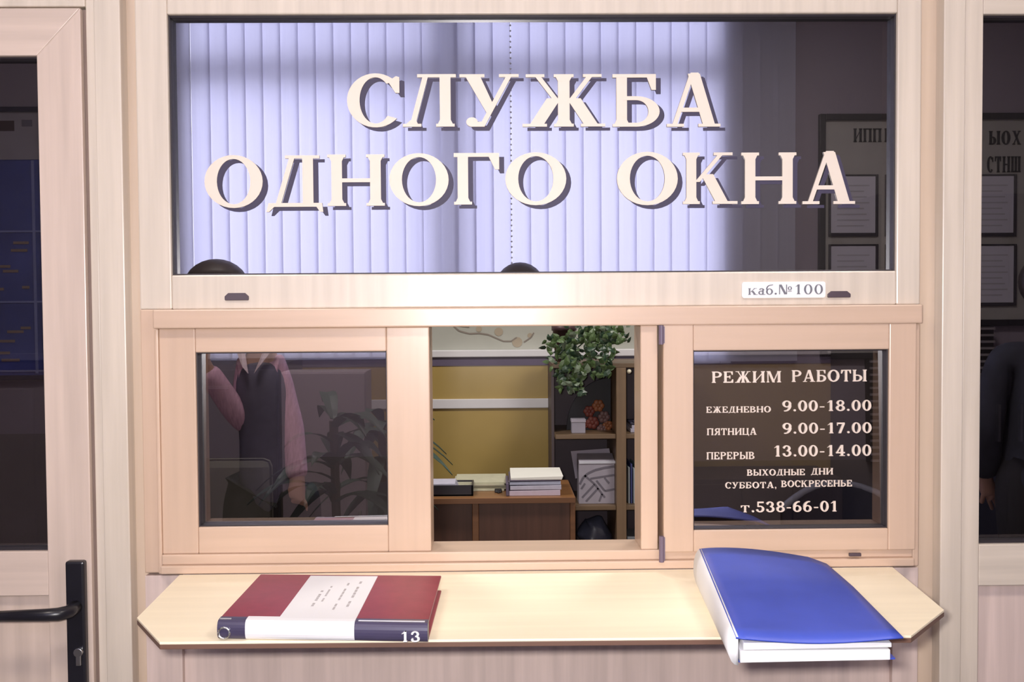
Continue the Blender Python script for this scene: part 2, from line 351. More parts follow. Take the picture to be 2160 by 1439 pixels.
for nm, dx, dz, ya, yb, mm in (('drop_shadow_lettering', .0085, -.0065, GY-.0010, GY-.0002, lshadow_m), ('sign_lettering', 0, 0, GY-.0026, GY-.0012, letter_m)):
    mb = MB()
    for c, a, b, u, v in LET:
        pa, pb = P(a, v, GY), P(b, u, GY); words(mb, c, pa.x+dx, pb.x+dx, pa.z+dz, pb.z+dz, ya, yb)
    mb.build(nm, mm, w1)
cap_m = mat('dark_brown_plastic_cap', (0.075, 0.05, 0.065), 0.5)
for a, b, u, v in ((475,525,618,634), (1745,1793,614,628)):
    pa, pb = P(a, v), P(b, u)
    mb = MB(); h = pb.z-pa.z
    mb.prism([(pa.x, pa.z+h*.1), (pa.x+.001, pa.z), (pb.x-.001, pa.z), (pb.x, pa.z+h*.1), (pb.x, pa.z+h*.55), (pb.x-.006, pb.z), (pa.x+.006, pb.z), (pa.x, pa.z+h*.55)], 'y', -.004, .003, .0008)
    mb.build('drain_cap', cap_m, w1)
# door-number sticker on the frame
lab = empty('room_number_label', P(1650, 628), 'white rounded sticker reading каб.№100 on the frame below the big window', 'label')
pa, pb = P(1564, 629), P(1740, 594)
r = .004; pts = []
for cx, cz, a0 in ((pb.x-r, pb.z-r, 0), (pa.x+r, pb.z-r, 90), (pa.x+r, pa.z+r, 180), (pb.x-r, pa.z+r, 270)):
    pts += [(cx+r*math.cos(math.radians(a0+k*22.5)), cz+r*math.sin(math.radians(a0+k*22.5))) for k in range(5)]
MB().prism(pts, 'y', -.0035, -.0002).build('sticker', mat('white_plastic_sticker', (0.86, 0.85, 0.85), 0.5, 0.01), lab)
S_, T_ = .17, .055
mb = MB(); a, b = P(1577, 622), P(1638, 601); words(mb, 'каб.', a.x, b.x, a.z, b.z, -.0045, -.0034, .08)
a, b = P(1641, 621), P(1734, 600); words(mb, '№100', a.x, b.x, a.z, b.z, -.0045, -.0034, .2); mb.build('lettering', mat('grey_print', (0.17, 0.17, 0.20), 0.6), lab)
S_, T_ = .2, .075

# ---------------------------------------------------------------- service hatch
w2 = struct('window_2', 'peach wood-grain service hatch with two glazed leaves and an open middle')
hx0, hx1 = xc, xd
jl, jr = X(340, 900), X(1922, 900)
zh0, zh1, zs0, zs1 = Z(688), Z(648), ZC-.4435, ZC-.4105
mb = MB()
mb.box(hx0, X(330,800), .0, .07, zs0, zh1, .002); mb.box(X(330,800), jl, -.008, .07, zs0, zh0, .002)
mb.box(jr, X(1936,800), -.008, .07, zs0, zh0, .002); mb.box(X(1936,800), hx1, .0, .07, zs0, zh1, .002)
mb.build('hatch_jamb', peach_v, w2)
mb = MB()
mb.box(X(330,670), X(1936,670), -.02, .07, zh0, zh1, .0025)
mb.build('hatch_header', peach_h, w2)
mb = MB()
mb.box(jl, jr, -.010, .07, zs0+.016, zs1, .002); mb.box(jl, jr, -.018, .02, zs0+.002, zs0+.016, .002)
mb.build('hatch_sill', peach_h, w2)
mb = MB(); mb.box(X(1350,900), X(1386,900), -.008, .07, zs1, zh0, .002); mb.build('hatch_mullion', peach_v, w2)
LEAN_L, LEAN_R = 1.2, 1.5
def sash(x0, x1, z0, z1, a, b, t, u, y, mname, gy, lean, swing):
    o = MB(); o.box(x0, a, y, y+.075, z0, z1, .002); o.box(b, x1, y, y+.075, z0, z1, .002)
    s = o.build(mname, peach_v, w2)
    r_ = MB(); r_.box(a, b, y+.0006, y+.075, u, z1, .002); r_.box(a, b, y+.0006, y+.075, z0, t, .002); r_.build('sash_rail', peach_h, s)
    rect_frame(MB(), a-.001, b+.001, t-.001, u+.001, .003, .003, .0032, .003, y+.006, y+gy+.012, .0006).build('glazing_seal', dark_seal, s)
    pane(a, b, t-.010, u+.003, y+gy, s, TINTG, lean, swing); return s
ls = sash(jl, -.1126, zs1, zh0, -.505, -.1850, ZC-.3655, ZC-.0705, -.004, 'left_sash', .024, LEAN_L, 0)
rs = sash(X(1396,900), .7075, zs1-.003, zh0+.001, .3307, .6612, ZC-.3765, ZC-.0730, -.017, 'right_sash', .018, LEAN_R, 0)
for u, v in ((686,726), (1126,1180)):
    h = MB(); z0, z1 = Z(v, 1390), Z(u, 1390); x = X(1391, 900)
    h.tube([(x, -.019, z0), (x, -.019, z1)], .0042, 10); h.box(x-.002, x+.006, -.019, -.0165, z0+.002, z1-.002); h.build('hinge', hinge_m, rs)
mb = MB(); a, b = P(1790, 1173, -.017), P(1815, 1166, -.017); mb.box(a.x, b.x, -.0215, -.016, a.z, b.z, .0008); mb.build('latch', cap_m, rs)
YL = -.017+.022
HOURS = [('РЕЖИМ',1502,1648,783,808),('РАБОТЫ',1671,1829,780,806),('ЕЖЕДНЕВНО',1490,1626,857,871),('9.00-18.00',1650,1838,844,868),
         ('ПЯТНИЦА',1491,1596,903,918),('9.00-17.00',1650,1838,891,915),('ПЕРЕРЫВ',1490,1591,953,969),('13.00-14.00',1631,1837,938,963),
         ('ВЫХОДНЫЕ',1575,1697,989,1003),('ДНИ',1710,1756,987,1001),('СУББОТА,',1529,1637,1016,1030),('ВОСКРЕСЕНЬЕ',1647,1796,1012,1027),('т.538-66-01',1561,1765,1056,1080)]
S_, T_ = .21, .1
for tx, a, b, u, v in HOURS:
    pa, pb = P(a, v, YL), P(b, u, YL)
    mb = words(MB(), tx, pa.x, pb.x, pa.z, pb.z, -.0017, -.0005, .14)
    for v in mb.bm.verts: v.co.y += -.017+.018+(v.co.z-(ZC-.3765-.010))*math.tan(math.radians(LEAN_R))
    mb.build('hours_lettering', small_m, rs)
S_, T_ = .2, .075

# ---------------------------------------------------------------- tall glazed panel on the right
w3 = struct('window_3', 'tall tinted glazed panel right of the service window')
wz0, wz1, wzl = ZC-.4085, ZC+.4885, ZC-.480
mb = MB(); mb.box(xf, xg, -.006, .07, 0, z_top, .002); mb.box(1.58, 1.66, -.006, .07, 0, z_top, .002); mb.build('window_frame', pale_v, w3)
mb = MB(); mb.box(xg, 1.58, -.005, .07, wz1, z_top, .002); mb.box(xg, 1.58, -.005, .07, wzl, wz0, .002); mb.box(xg, 1.58, -.005, .07, 0, .12, .002); mb.build('cross_rail', pale_h, w3)
one('lower_panel', panel_v, w3, xg, 1.58, .012, .05, .12, wzl)
rect_frame(MB(), xg-.001, 1.581, wz0-.001, wz1+.001, .003, .003, .0045, .003, .004, .04).build('glazing_seal', dark_seal, w3)
pane(xg, 1.58, wz0, wz1, .02, w3)

# ---------------------------------------------------------------- door on the left
d1 = struct('door_1', 'rosy wood-grain door with a tinted pane and black lever handle')
dx1, dgx, dz1 = X(189,650)-.0, -.7535, Z(22, 150)
dx0 = -1.54; gl0, dgz0, dgz1, dpz = -1.43, Z(1160, 50), Z(122, 40), Z(1253, 50)
st = MB()
st.prism([(dx1, 0), (dx1, dz1), (dgx, dgz1), (dgx, 0)], 'y', -.014, .05, .0015); st.prism([(dx0, 0), (gl0, 0), (gl0, dgz1), (dx0, dz1)], 'y', -.014, .05, .0015)
st.build('door_stile', door_v, d1)
rl = MB(); rl.prism([(gl0, dgz1), (dgx, dgz1), (dx1, dz1), (dx0, dz1)], 'y', -.014, .05, .0015); rl.box(gl0, dgx, -.013, .05, dpz, dgz0, .0015); rl.box(gl0, dgx, -.013, .05, 0, .14, .0015)
rl.build('door_rail', door_h, d1)
one('lower_panel', door_v, d1, gl0, dgx, 0.002, .04, .14, dpz)
rect_frame(MB(), gl0-.001, dgx+.001, dgz0-.001, dgz1+.001, .003, .0025, .004, .003, -.004, .03).build('glazing_seal', dark_seal, d1)
pane(gl0, dgx, dgz0, dgz1, .012, d1)
one('gap_shade', brown_gap, d1, dx1+.0005, xa-.0002, -.003, .03, 0, dz1)  # dark strip standing in for the shade between leaf and jamb
tag(MB().box(-1.66, dx0-.004, -.008, .07, 0, z_top, .002).box(dx0-.004, xa, -.008, .07, dz1+.004, z_top, .002).build('trim_3', pale_v), 'pale wood-grain lining around the door', kind='structure')
pa = P(137, 1300); pb = P(184, 1300); zt = Z(1185, 157, -.03)
hp = MB(); hp.box(X(136,1190,-.03), X(176,1190,-.03), -.030, -.0135, zt-.235, zt, .004); hp = hp.build('handle_plate', black_metal, d1)
xh, zl = X(160,1300,-.03), Z(1297, 60, -.07)
lv = MB(); lv.tube([(xh, -.028, zl), (xh, -.058, zl), (xh-.012, -.070, zl), (xh-.03, -.073, zl), (xh-.135, -.073, zl-.002)], [.011,.011,.011,.0105,.0085], 12); lv.build('door_lever', black_metal, hp, True)
cy = MB(); zc = Z(1388, 162, -.036); cy.prism([(X(164,1386,-.036)+.0075*math.cos(k*.5236), zc+.008+.0075*math.sin(k*.5236)) for k in range(12)], 'y', -.036, -.028, .0005); cy.box(X(164,1386,-.036)-.004, X(164,1386,-.036)+.004, -.035, -.028, zc-.014, zc+.006, .001)
cy.build('lock_cylinder', steel, hp)

# ---------------------------------------------------------------- counter shelf and what lies on it
ZS = ZC-.442
sh = empty('counter_shelf', (0.06, -.19, ZS-.008), 'pale yellow counter shelf with clipped corners under the hatch', 'shelf')
out = [(-.533, -.0185), (.668, -.0185), (.648, -.257), (.553, -.368), (-.452, -.358), (-.521, -.250)]
MB().prism(out, 'z', ZS-.0035, ZS, .0006).build('shelf_top', shelf_m, sh)
MB().prism([(x, y) for x, y in out], 'z', ZS-.010, ZS-.0035, .0006).build('edge_band', edge_m, sh)
# maroon binder
def quad_frame(p0, p1, p2, p3):  # bilinear point in a quad: u along p0-p1, v along p0-p3
    return lambda u, v: Vector(p0)*(1-u)*(1-v)+Vector(p1)*u*(1-v)+Vector(p2)*u*v+Vector(p3)*(1-u)*v
bx = empty('ring_binder', (-.23, -.25, ZS), 'closed maroon ring binder with white labels lying on the left of the shelf', 'binder')
HB = .026
Q = quad_frame((-.377, -.350, 0), (-.0935, -.3745, 0), (-.0885, -.138, 0), (-.374, -.118, 0))
def slab(u0, u1, v0, v1, z0, z1, q=Q, bev=.001):
    c = [q(u0,v0), q(u1,v0), q(u1,v1), q(u0,v1)]
    return MB().hexa([(p.x, p.y, ZS+z0) for p in c]+[(p.x, p.y, ZS+z1) for p in c], bev)
maroon = mat('maroon_leatherette', (0.27, 0.03, 0.05), 0.45, 0.08, 60, bump=.03)
paperm = mat('white_paper', (0.80, 0.79, 0.81), 0.7, 0.02)
navy_sp = mat('navy_violet_plastic', (0.06, 0.05, 0.10), 0.35, 0.1)
slab(0, 1, .07, 1, HB-.003, HB).build('cover', maroon, bx)
slab(0, 1, .05, 1, 0, .003).build('back_cover', maroon, bx)
slab(.02, .98, .10, .985, .003, HB-.003, bev=0).build('page_block', paperm, bx)
spn = MB()
n = 10; prof = [(.075, 0)]+[(.05-.062*math.sin(math.pi*(k/n))**.45, HB*(.5-.5*math.cos(math.pi*k/n))) for k in range(n+1)]+[(.075, HB)]
def sweep(u0, u1, grow=0.0):
    mb = MB(); rings = [[mb.bm.verts.new(Vector((q.x, q.y, ZS+z+ (grow if z > HB*.5 else -grow*0))) ) for q, z in ((Q(u, v-grow*3), z) for v, z in prof)] for u in (u0, u1)]
    for k in range(len(prof)-1): mb.bm.faces.new((rings[0][k], rings[0][k+1], rings[1][k+1], rings[1][k]))
    mb.bm.faces.new(rings[0][::-1]); mb.bm.faces.new(rings[1]); return mb
sp = sweep(0, 1).build('spine', navy_sp, bx)
sweep(.135, .655, .0012).build('spine_label', paperm, sp)
MB().tube([(lambda q: (q.x, q.y, ZS+HB*.98))(Q(u, .035)) for u in (.67, .8, .985)], .0016, 6).build('silver_trim', steel, sp)
MB().tube([(lambda q: (q.x, q.y, ZS+HB*.98))(Q(u, .035)) for u in (.005, .06)], .0016, 6).build('silver_trim', steel, sp)
rg = MB(); c = Q(.035, -.018); rg.tube([(c.x+.0075*math.cos(k*math.pi/6), c.y-.0005, ZS+.0105+.0075*math.sin(k*math.pi/6)) for k in range(13)], .0014, 6); rg.build('finger_ring', steel, sp)
ya = Q(.925, -.013).y; mk = words(MB(), '13', Q(.875, 0).x, Q(.965, 0).x, ZS+.003, ZS+.0165, ya-.0025, ya+.001, .2)
mk.build('spine_number', paperm, sp)
lb = slab(.285, .655, .075, .965, HB, HB+.0006, bev=0).build('cover_label', paperm, bx)
tx = MB()
for u, v0, v1, w in ((.40,.28,.62,.012),(.435,.38,.72,.009),(.515,.22,.80,.010),(.575,.28,.84,.012)):
    for k in range(9):
        if (k*7) % 5 == 4: continue
        a = v0+(v1-v0)*k/9; c = [Q(u,a), Q(u+w,a), Q(u+w,a+(v1-v0)/11), Q(u,a+(v1-v0)/11)]
        tx.hexa([(p.x, p.y, ZS+HB+.0006) for p in c]+[(p.x, p.y, ZS+HB+.0010) for p in c])
tx.build('label_print', mat('faint_grey_print', (0.45, 0.42, 0.43), 0.7), lb)
# blue folder
bf = empty('paper_folder', (.39, -.30, ZS), 'thick blue folder with white spine hanging over the shelf front at right', 'folder')
blue = mat('blue_plastic_cover', (0.05, 0.085, 0.47), 0.42, 0.08, 14)
FL, FR, BR_, BL = Vector((.2925,-.467,0)), Vector((.4955,-.463,0)), Vector((.506,-.150,0)), Vector((.317,-.130,0))
hF, hR = .036, .062
def fp(u, v):
    p = FL*(1-u)*(1-v)+FR*u*(1-v)+BR_*u*v+BL*(1-u)*v
    h = (hF*(1-v)+hR*v) - .010*u*v - .004*u
    return p, h
def sheet(u0, u1, v0, v1, off, th, nu=14, nv=10, curl=0.0):
    mb = MB(); g = []
    for k in (0, 1):
        layer = []
        for j in range(nv+1):
            row = []
            for i in range(nu+1):
                u, v = u0+(u1-u0)*i/nu, v0+(v1-v0)*j/nv; p, h = fp(u, v)
                z = h+off(u, v)+(0 if k else -th); row.append(mb.bm.verts.new((p.x, p.y, ZS+max(z, .0005 if not k else .001))))
            layer.append(row)
        g.append(layer)
    for k in (0, 1):
        for j in range(nv):
            for i in range(nu):
                f = (g[k][j][i], g[k][j][i+1], g[k][j+1][i+1], g[k][j+1][i]); mb.bm.faces.new(f if k else f[::-1])
    for j in range(nv):
        for i in (0, nu): mb.bm.faces.new((g[0][j][i], g[0][j+1][i], g[1][j+1][i], g[1][j][i]))
    for i in range(nu):
        for j in (0, nv): mb.bm.faces.new((g[0][j][i], g[0][j][i+1], g[1][j][i+1], g[1][j][i]))
    return mb
arch = lambda u, v: .007*math.sin(math.pi*min(1, max(0, u))**.8)*v - .006*max(0, u-.9)/.13*max(0, v-.6)*2.5 - .006*math.sin(math.pi*min(1,max(0,u)))*max(0,(1-v*4))
sheet(.0, 1.03, -.015, 1.0, arch, .002).build('front_cover', blue, bf, True)
c = [fp(u, v)[0] for u, v in ((0,.02),(1.0,.02),(1.0,1.0),(0,1.0))]
MB().hexa([(p.x, p.y, ZS) for p in c]+[(p.x, p.y, ZS+.0022) for p in c]).build('back_cover', blue, bf)
def block(u0, u1, v0, v1, z0, f1):
    mb = MB(); c = [fp(u, v) for u, v in ((u0,v0),(u1,v0),(u1,v1),(u0,v1))]
    return mb.hexa([(p.x, p.y, ZS+z0) for p, h in c]+[(p.x, p.y, ZS+f1(h)) for p, h in c], .0008)
block(.03, .955, -.006, .97, .0024, lambda h: h*.48).build('page_block', paperm, bf)
block(.05, .965, -.004, .97, .018, lambda h: h-.0085).build('page_block', paperm, bf)
spw = MB(); rings = []
for j in range(9):
    v = -.012+1.012*j/8; p, h = fp(0, v); q = fp(.035, v)[0]; d = (p-q).normalized(); zz = h+.0006; row = []
    for k in range(9):
        a = math.pi*k/8; row.append(spw.bm.verts.new((q.x+d.x*(.004+.012*math.sin(a)), q.y+d.y*(.004+.012*math.sin(a)), ZS+zz*(.5-.5*math.cos(a)))))
    rings.append(row)
for j in range(8):
    for k in range(8): spw.bm.faces.new((rings[j][k], rings[j][k+1], rings[j+1][k+1], rings[j+1][k]))
    spw.bm.faces.new((rings[j][8], rings[j][0], rings[j+1][0], rings[j+1][8]))
spw.bm.faces.new(rings[0][::-1]); spw.bm.faces.new(rings[-1])
spw.build('spine', paperm, bf, True)

# ---------------------------------------------------------------- office: desk and papers
desk_y0, desk_y1 = 2.10, 2.485
dz = Z(1050, 1080, desk_y0)
dxl, dxr = X(800, 1050, desk_y0), X(1214, 1060, desk_y0)
orange_w = grain('orange_cherry_veneer', (0.25, 0.115, 0.045), 0.14, 0.3, 'X'); brown_w = grain('dark_cherry_panel', (0.085, 0.036, 0.024), 0.2, 0.4)
edge_w = grain('brown_cherry_edge', (0.17, 0.075, 0.035), 0.12, 0.35, 'X')
dk = empty('office_desk', ((dxl+dxr)/2, 2.3, 0), 'cherry wood office desk with dark front panels behind the hatch', 'desk')
one('desk_top', orange_w, dk, dxl, dxr, desk_y0, desk_y1, dz-.022, dz, bev=.003)
one('top_edging', edge_w, dk, dxl, dxr, desk_y0-.004, desk_y0, dz-.022, dz-.001, bev=.001)
xm = X(1003, 1100, desk_y0)
one('front_panel', brown_w, dk, dxl+.02, xm-.012, desk_y0+.03, desk_y0+.05, .06, dz-.022, bev=.002)
one('front_panel', brown_w, dk, xm+.012, dxr-.02, desk_y0+.012, desk_y0+.03, .06, dz-.022, bev=.002)
one('desk_upright', edge_w, dk, xm-.012, xm+.012, desk_y0+.01, desk_y1, 0, dz-.022, bev=.002)
one('side_panel', edge_w, dk, dxr-.02, dxr, desk_y0+.01, desk_y1, 0, dz-.022, bev=.002)
one('side_panel', edge_w, dk, dxl, dxl+.02, desk_y0+.01, desk_y1, 0, dz-.022, bev=.002)
def on_desk(px, y): return X(px, 1040, y)
# black tray with papers
y = desk_y0+.04; x0, x1 = on_desk(880, y), on_desk(998, y)
tr = empty('document_tray', ((x0+x1)/2, y+.06, dz), 'black document tray with white sheets at the left end of the desk', 'tray')
mb = MB(); mb.box(x0, x1, y, y+.12, dz, dz+.006); mb.box(x0, x1, y, y+.006, dz, dz+.042, .001); mb.box(x0, x0+.006, y, y+.12, dz, dz+.042); mb.box(x1-.006, x1, y, y+.12, dz, dz+.042); mb.box(x0, x1, y+.114, y+.12, dz, dz+.042)
mb.build('tray_body', mat('black_plastic', (0.014, 0.012, 0.02), 0.4), tr)
cream = mat('cream_paper', (0.50, 0.48, 0.36), 0.7, 0.08, 30); lil = mat('lilac_white_paper', (0.50, 0.48, 0.60), 0.7, 0.06, 40)
tag(MB().hexa([(x0+.008,y+.01,dz+.0065),(x1-.05,y+.01,dz+.0065),(x1-.05,y+.11,dz+.0065),(x0+.008,y+.11,dz+.0065),(x0+.008,y+.01,dz+.046),(x1-.07,y+.01,dz+.048),(x1-.07,y+.11,dz+.05),(x0+.008,y+.11,dz+.05)], .002).build('paper_stack', lil), 'white sheets lying in the black document tray', 'paper')
y = desk_y0+.145
a, b = on_desk(960, y), on_desk(1068, y)
cp = empty('paper_stack', ((a+b)/2, y+.12, dz), 'low greenish cream paper stack between the tray and the tall stack', 'paper')
mb = MB(); z = dz+.0005
for k in range(5):
    o_ = (k*37 % 11-5)*.0016; mb.box(a+o_, b+o_, y+o_, y+.2+o_, z, z+.0068, .001); z += .0070
mb.build('sheets', cream, cp)
gx = on_desk(1052, desk_y0+.12)
tag(MB().box(gx-.016, gx+.012, desk_y0+.10, desk_y0+.125, dz, dz+.014, .003).box(gx-.006, gx+.004, desk_y0+.085, desk_y0+.10, dz+.001, dz+.008, .002).build('binder_clip', black_metal), 'small black clip on the desk before the cream papers', 'clip')
# tall stack
y = desk_y0+.03; a, b = on_desk(1074, y), on_desk(1182, y)
ts = empty('paper_stack', ((a+b)/2, y+.11, dz), 'tall white and lilac paper stack at the right end of the desk', 'paper')
z = dz+.0005; th = (.022, .018, .014, .013)
cols = [mat('pinkish_white_paper', (0.56, 0.47, 0.58), 0.7, 0.05, 40), lil, mat('bluish_white_paper', (0.40, 0.42, 0.56), 0.7, 0.05, 40), mat('bright_white_paper', (0.80, 0.78, 0.74), 0.7, 0.02)]
for k, (t_, cm) in enumerate(zip(th, cols)):
    o_ = (0, .004, .002, .006)[k]; tl = .006 if k == 3 else 0
    MB().hexa([(a+o_,y,z),(b+o_,y,z),(b+o_,y+.22,z),(a+o_,y+.22,z),(a+o_,y,z+t_-.003),(b+o_+tl,y,z+t_+tl*.3),(b+o_+tl,y+.22,z+t_),(a+o_,y+.22,z+t_)], .0015).build('sheaf', cm, ts); z += t_+.001
    if k == 2:
        MB().hexa([(a,y-.001,z),(b,y-.001,z),(b,y+.2,z),(a,y+.2,z),(a,y-.001,z+.005),(b,y-.001,z+.001),(b,y+.2,z+.001),(a,y+.2,z+.005)]).build('dark_folder', violet_trim, ts); z += .004
one('sheaf', violet_trim, ts, a-.012, a-.001, y-.004, y+.18, dz+.001, dz+.05, bev=.002)

# shelf unit on the right
sy0, sy1 = 2.50, 2.86
su = empty('shelf_unit', (X(1311, 900, sy0), 2.68, 0), 'open wooden shelf unit with uprights right of the yellow wall', 'shelf')
beige = grain('beige_shelf_wood', (0.19, 0.12, 0.07), 0.12, 0.4); beige_x = grain('beige_shelf_board', (0.15, 0.095, 0.055), 0.12, 0.4, 'X')
sxl, sxm0, sxm1, sxr = X(1166, 900, sy0), X(1300, 900, sy0), X(1321, 900, sy0), X(1452, 900, sy0)
s_top, s_1, s_2 = Z(766, 1310, sy0), Z(917, 1250, sy0), Z(1068, 1260, sy0)
one('upright', beige, su, sxm0, sxm1, sy0, sy1, 0, s_top-.02, bev=.002)
one('upright', beige, su, sxr-.035, sxr, sy0, sy1, 0, s_top-.02, bev=.002)
one('upright', mat('dark_mauve_side', (0.09, 0.065, 0.075), 0.5), su, sxl, sxl+.012, sy0+.1, sy1, 0, s_top-.02)
one('back_board', mat('dark_mauve_back_board', (0.085, 0.058, 0.078), 0.55, 0.15, 3), su, sxl, sxr, sy1, sy1+.012, 0, s_top-.02)
one('shelf_board', beige_x, su, sxl, sxr, sy0, sy1, s_top-.02, s_top, bev=.002)
for z in (s_1, s_2, Z(1165, 1260, sy0)-.05, .08):
    one('shelf_board', beige_x, su, sxl+.012, sxm0, sy0+.01, sy1, z-.02, z, bev=.002); one('shelf_board', beige_x, su, sxm1, sxr-.035, sy0+.01, sy1, z-.02, z, bev=.002)
kn = P(1328, 784, sy0-.004); MB().ball((kn.x, sy0+.01, kn.z), (.010, .014, .010)).build('lamp_glint', mat('pale_glint', (0.8, 0.75, 0.6), 0.3), su, True)  # pale ball painted as the glint of a small lamp reflection
# arched painted panel standing on the upper shelf, against the upright
ty = sy0+.16; ac = P(1296, 917, ty); ra_ = .195
pt_ = empty('painted_panel', (ac.x-.08, ty, s_1), 'black arched panel painted with rusty red flowers on the upper shelf', 'picture')
rx_ = sxm0-.004
pts = [(rx_, s_1+.001)]+[(rx_-.004+ra_*math.cos(math.radians(a))*.98, s_1+.001+(s_top-s_1-.075)*math.sin(math.radians(a))) for a in range(92, 181, 6)]+[(rx_-ra_, s_1+.001)]
MB().prism([pts[0], (rx_, pts[1][1])]+pts[1:], 'y', ty, ty+.012, .001).build('panel_plate', mat('black_lacquer', (0.010, 0.009, 0.016), 0.6), pt_)
fm = [mat('rust_red_paint', (0.17, 0.035, 0.025), 0.5, 0.2, 60), mat('orange_brown_paint', (0.26, 0.085, 0.03), 0.5, 0.2, 60), mat('mauve_brown_paint', (0.16, 0.085, 0.085), 0.5, 0.2, 60)]
for i, (px, py, r) in enumerate(((1243,868,.024),(1262,856,.026),(1274,880,.026),(1250,892,.028),(1282,898,.022),(1270,906,.022),(1236,896,.014))):
    c = P(px, py, ty-.004); mb = MB()
    for k in range(6):
        a = k*math.pi/3+i; mb.ball((c.x+.6*r*math.cos(a), ty-.002, c.z+.6*r*math.sin(a)), (.5*r, .005, .5*r), 8, 6)
    mb.ball((c.x, ty-.003, c.z), (.4*r, .006, .4*r), 8, 6); mb.build('painted_flower', fm[i % 3], pt_, True)
wx = P(1222, 910, sy0+.06); 
wbx = empty('card_box', (wx.x, sy0+.09, s_1), 'small pale box on the upper shelf before the black tray', 'box')
one('box_body', mat('pale_grey_card', (0.36, 0.34, 0.42), 0.6), wbx, X(1206,900,sy0+.05), X(1235,900,sy0+.05), sy0+.05, sy0+.10, s_1, s_1+.046, bev=.002)
one('lid', mat('lilac_card', (0.46, 0.43, 0.52), 0.6), wbx, X(1205,900,sy0+.05), X(1236,900,sy0+.05), sy0+.048, sy0+.102, s_1+.046, s_1+.06, bev=.002)
# magazine holder with printed lattice and sheets behind
my = sy0+.05
mz = empty('magazine_file', (X(1262,1060,my), my+.05, s_2), 'grey and white lattice-printed magazine file on the lower shelf', 'magazine file')
a0, a1, b0, b1 = P(1221, 1060, my), P(1297, 1060, my), P(1225, 972, my), P(1302, 972, my)
zt_ = P(1260, 972, my).z
MB().hexa([(a0.x,my,s_2),(a1.x,my,s_2),(a1.x,my+.09,s_2),(a0.x,my+.09,s_2),(a0.x,my,zt_),(a1.x,my,zt_),(a1.x,my+.09,zt_+.02),(a0.x,my+.09,zt_+.02)], .002).build('file_body', mat('grey_lilac_card', (0.33, 0.30, 0.36), 0.6, 0.06, 20), mz)
one('white_rim', mat('white_card_rim', (0.58, 0.58, 0.66), 0.5), mz, a0.x+.002, a1.x+.001, my-.003, my, zt_-.012, zt_-.002)
lt = MB()
def bar2(p, q, w):
    p, q = P(p[0], p[1], my-.0008), P(q[0], q[1], my-.0008); n = Vector((-(q.z-p.z), 0, q.x-p.x)).normalized()*w
    lt.hexa([p-n, q-n, q-n+Vector((0,.0006,0)), p-n+Vector((0,.0006,0)), p+n, q+n, q+n+Vector((0,.0006,0)), p+n+Vector((0,.0006,0))])
arcp = [(1223,1022),(1230,1008),(1240,999),(1255,992),(1275,987),(1296,984)]
for p, q in zip(arcp, arcp[1:]): bar2(p, q, .005)
for p, q in (((1233,1003),(1255,1022)),((1255,1022),(1276,1050)),((1276,1036),(1296,1032)),((1245,1010),(1296,1002)),((1254,1022),(1228,1050)),((1262,1030),(1236,1058)),((1270,1042),(1264,1058)),((1258,1014),(1276,1036)),((1275,1008),(1285,1020)),((1234,1020),(1226,1032))): bar2(p, q, .0042)
lt.build('printed_lattice', mat('grey_violet_print', (0.14, 0.125, 0.16), 0.6), mz)
sb = [P(1204, 952, my+.1), P(1285, 946, my+.1), P(1292, 985, my+.1), P(1214, 1010, my+.1)]
sp_ = MB(); sp_.hexa([sb[3], sb[2], sb[2]+Vector((0,.004,0)), sb[3]+Vector((0,.004,0)), sb[0], sb[1], sb[1]+Vector((0,.004,0)), sb[0]+Vector((0,.004,0))]); sp_.build('tilted_sheet', mat('lilac_grey_sheet', (0.38, 0.34, 0.43), 0.6), mz)
# bag below
bg_c = P(1255, 1135, sy0+.15)
zb3 = Z(1165, 1260, sy0)-.05
def crumple(p):
    n = math.sin(p.x*90)*.006+math.sin(p.z*70+p.x*40)*.007; return Vector((p.x+n, p.y+n, p.z+n*.6))
tag(MB().ball((bg_c.x, sy0+.17, zb3+.085), (.075, .08, .083), 24, 16, crumple).build('plastic_bag', mat('dusty_blue_plastic', (0.07, 0.075, 0.12), 0.35, 0.3, 14, bump=.3), None, True), 'crumpled dusty blue bag on the lowest visible shelf', 'bag')
# right bay
for i, (px, w, hgt, c) in enumerate(((1327,.006,.155,(0.30,0.33,0.36)),(1332,.007,.17,(0.05,0.06,0.20)),(1338,.008,.150,(0.40,0.44,0.48)),(1344,.006,.16,(0.22,0.30,0.34)),(1350,.010,.15,(0.45,0.46,0.5)))):
    x = X(px, 1000, sy0+.05)
    lbls = ['thin grey file standing next to the shelf upright', 'navy file sticking up above the other shelf files', 'pale blue-grey file right of the navy one', 'teal-grey file second from the right on the shelf', 'whitish wide file at the right of the shelf row']
    tag(one('document_file', mat('file_card_'+'abcde'[i], c, 0.5), None, x-w/2, x+w/2, sy0+.05, sy0+.27, s_2, s_2+hgt, bev=.001), lbls[i], 'file', 'files standing on the shelf')
x = X(1330, 890, sy0+.06)
tag(MB().box(x, x+.10, sy0+.06, sy0+.24, s_1, s_1+.016, .002).box(x+.006, x+.10, sy0+.065, sy0+.24, s_1+.016, s_1+.03, .002).build('paper_pile', lil), 'pale pile of papers on the right upper shelf bay', 'paper')
tag(MB().box(x-.002, x+.09, sy0+.07, sy0+.2, s_1+.03, s_1+.044, .006).box(x+.01, x+.06, sy0+.068, sy0+.08, s_1+.044, s_1+.05, .002).build('stapler', mat('dark_blue_plastic', (0.03, 0.03, 0.06), 0.4)), 'dark stapler lying on the pale pile of papers', 'stapler')
x = X(1324, 1130, sy0+.06); one_ = empty('storage_box', (x+.05, sy0+.13, zb3), 'pale grey storage box on the lowest right shelf', 'box')
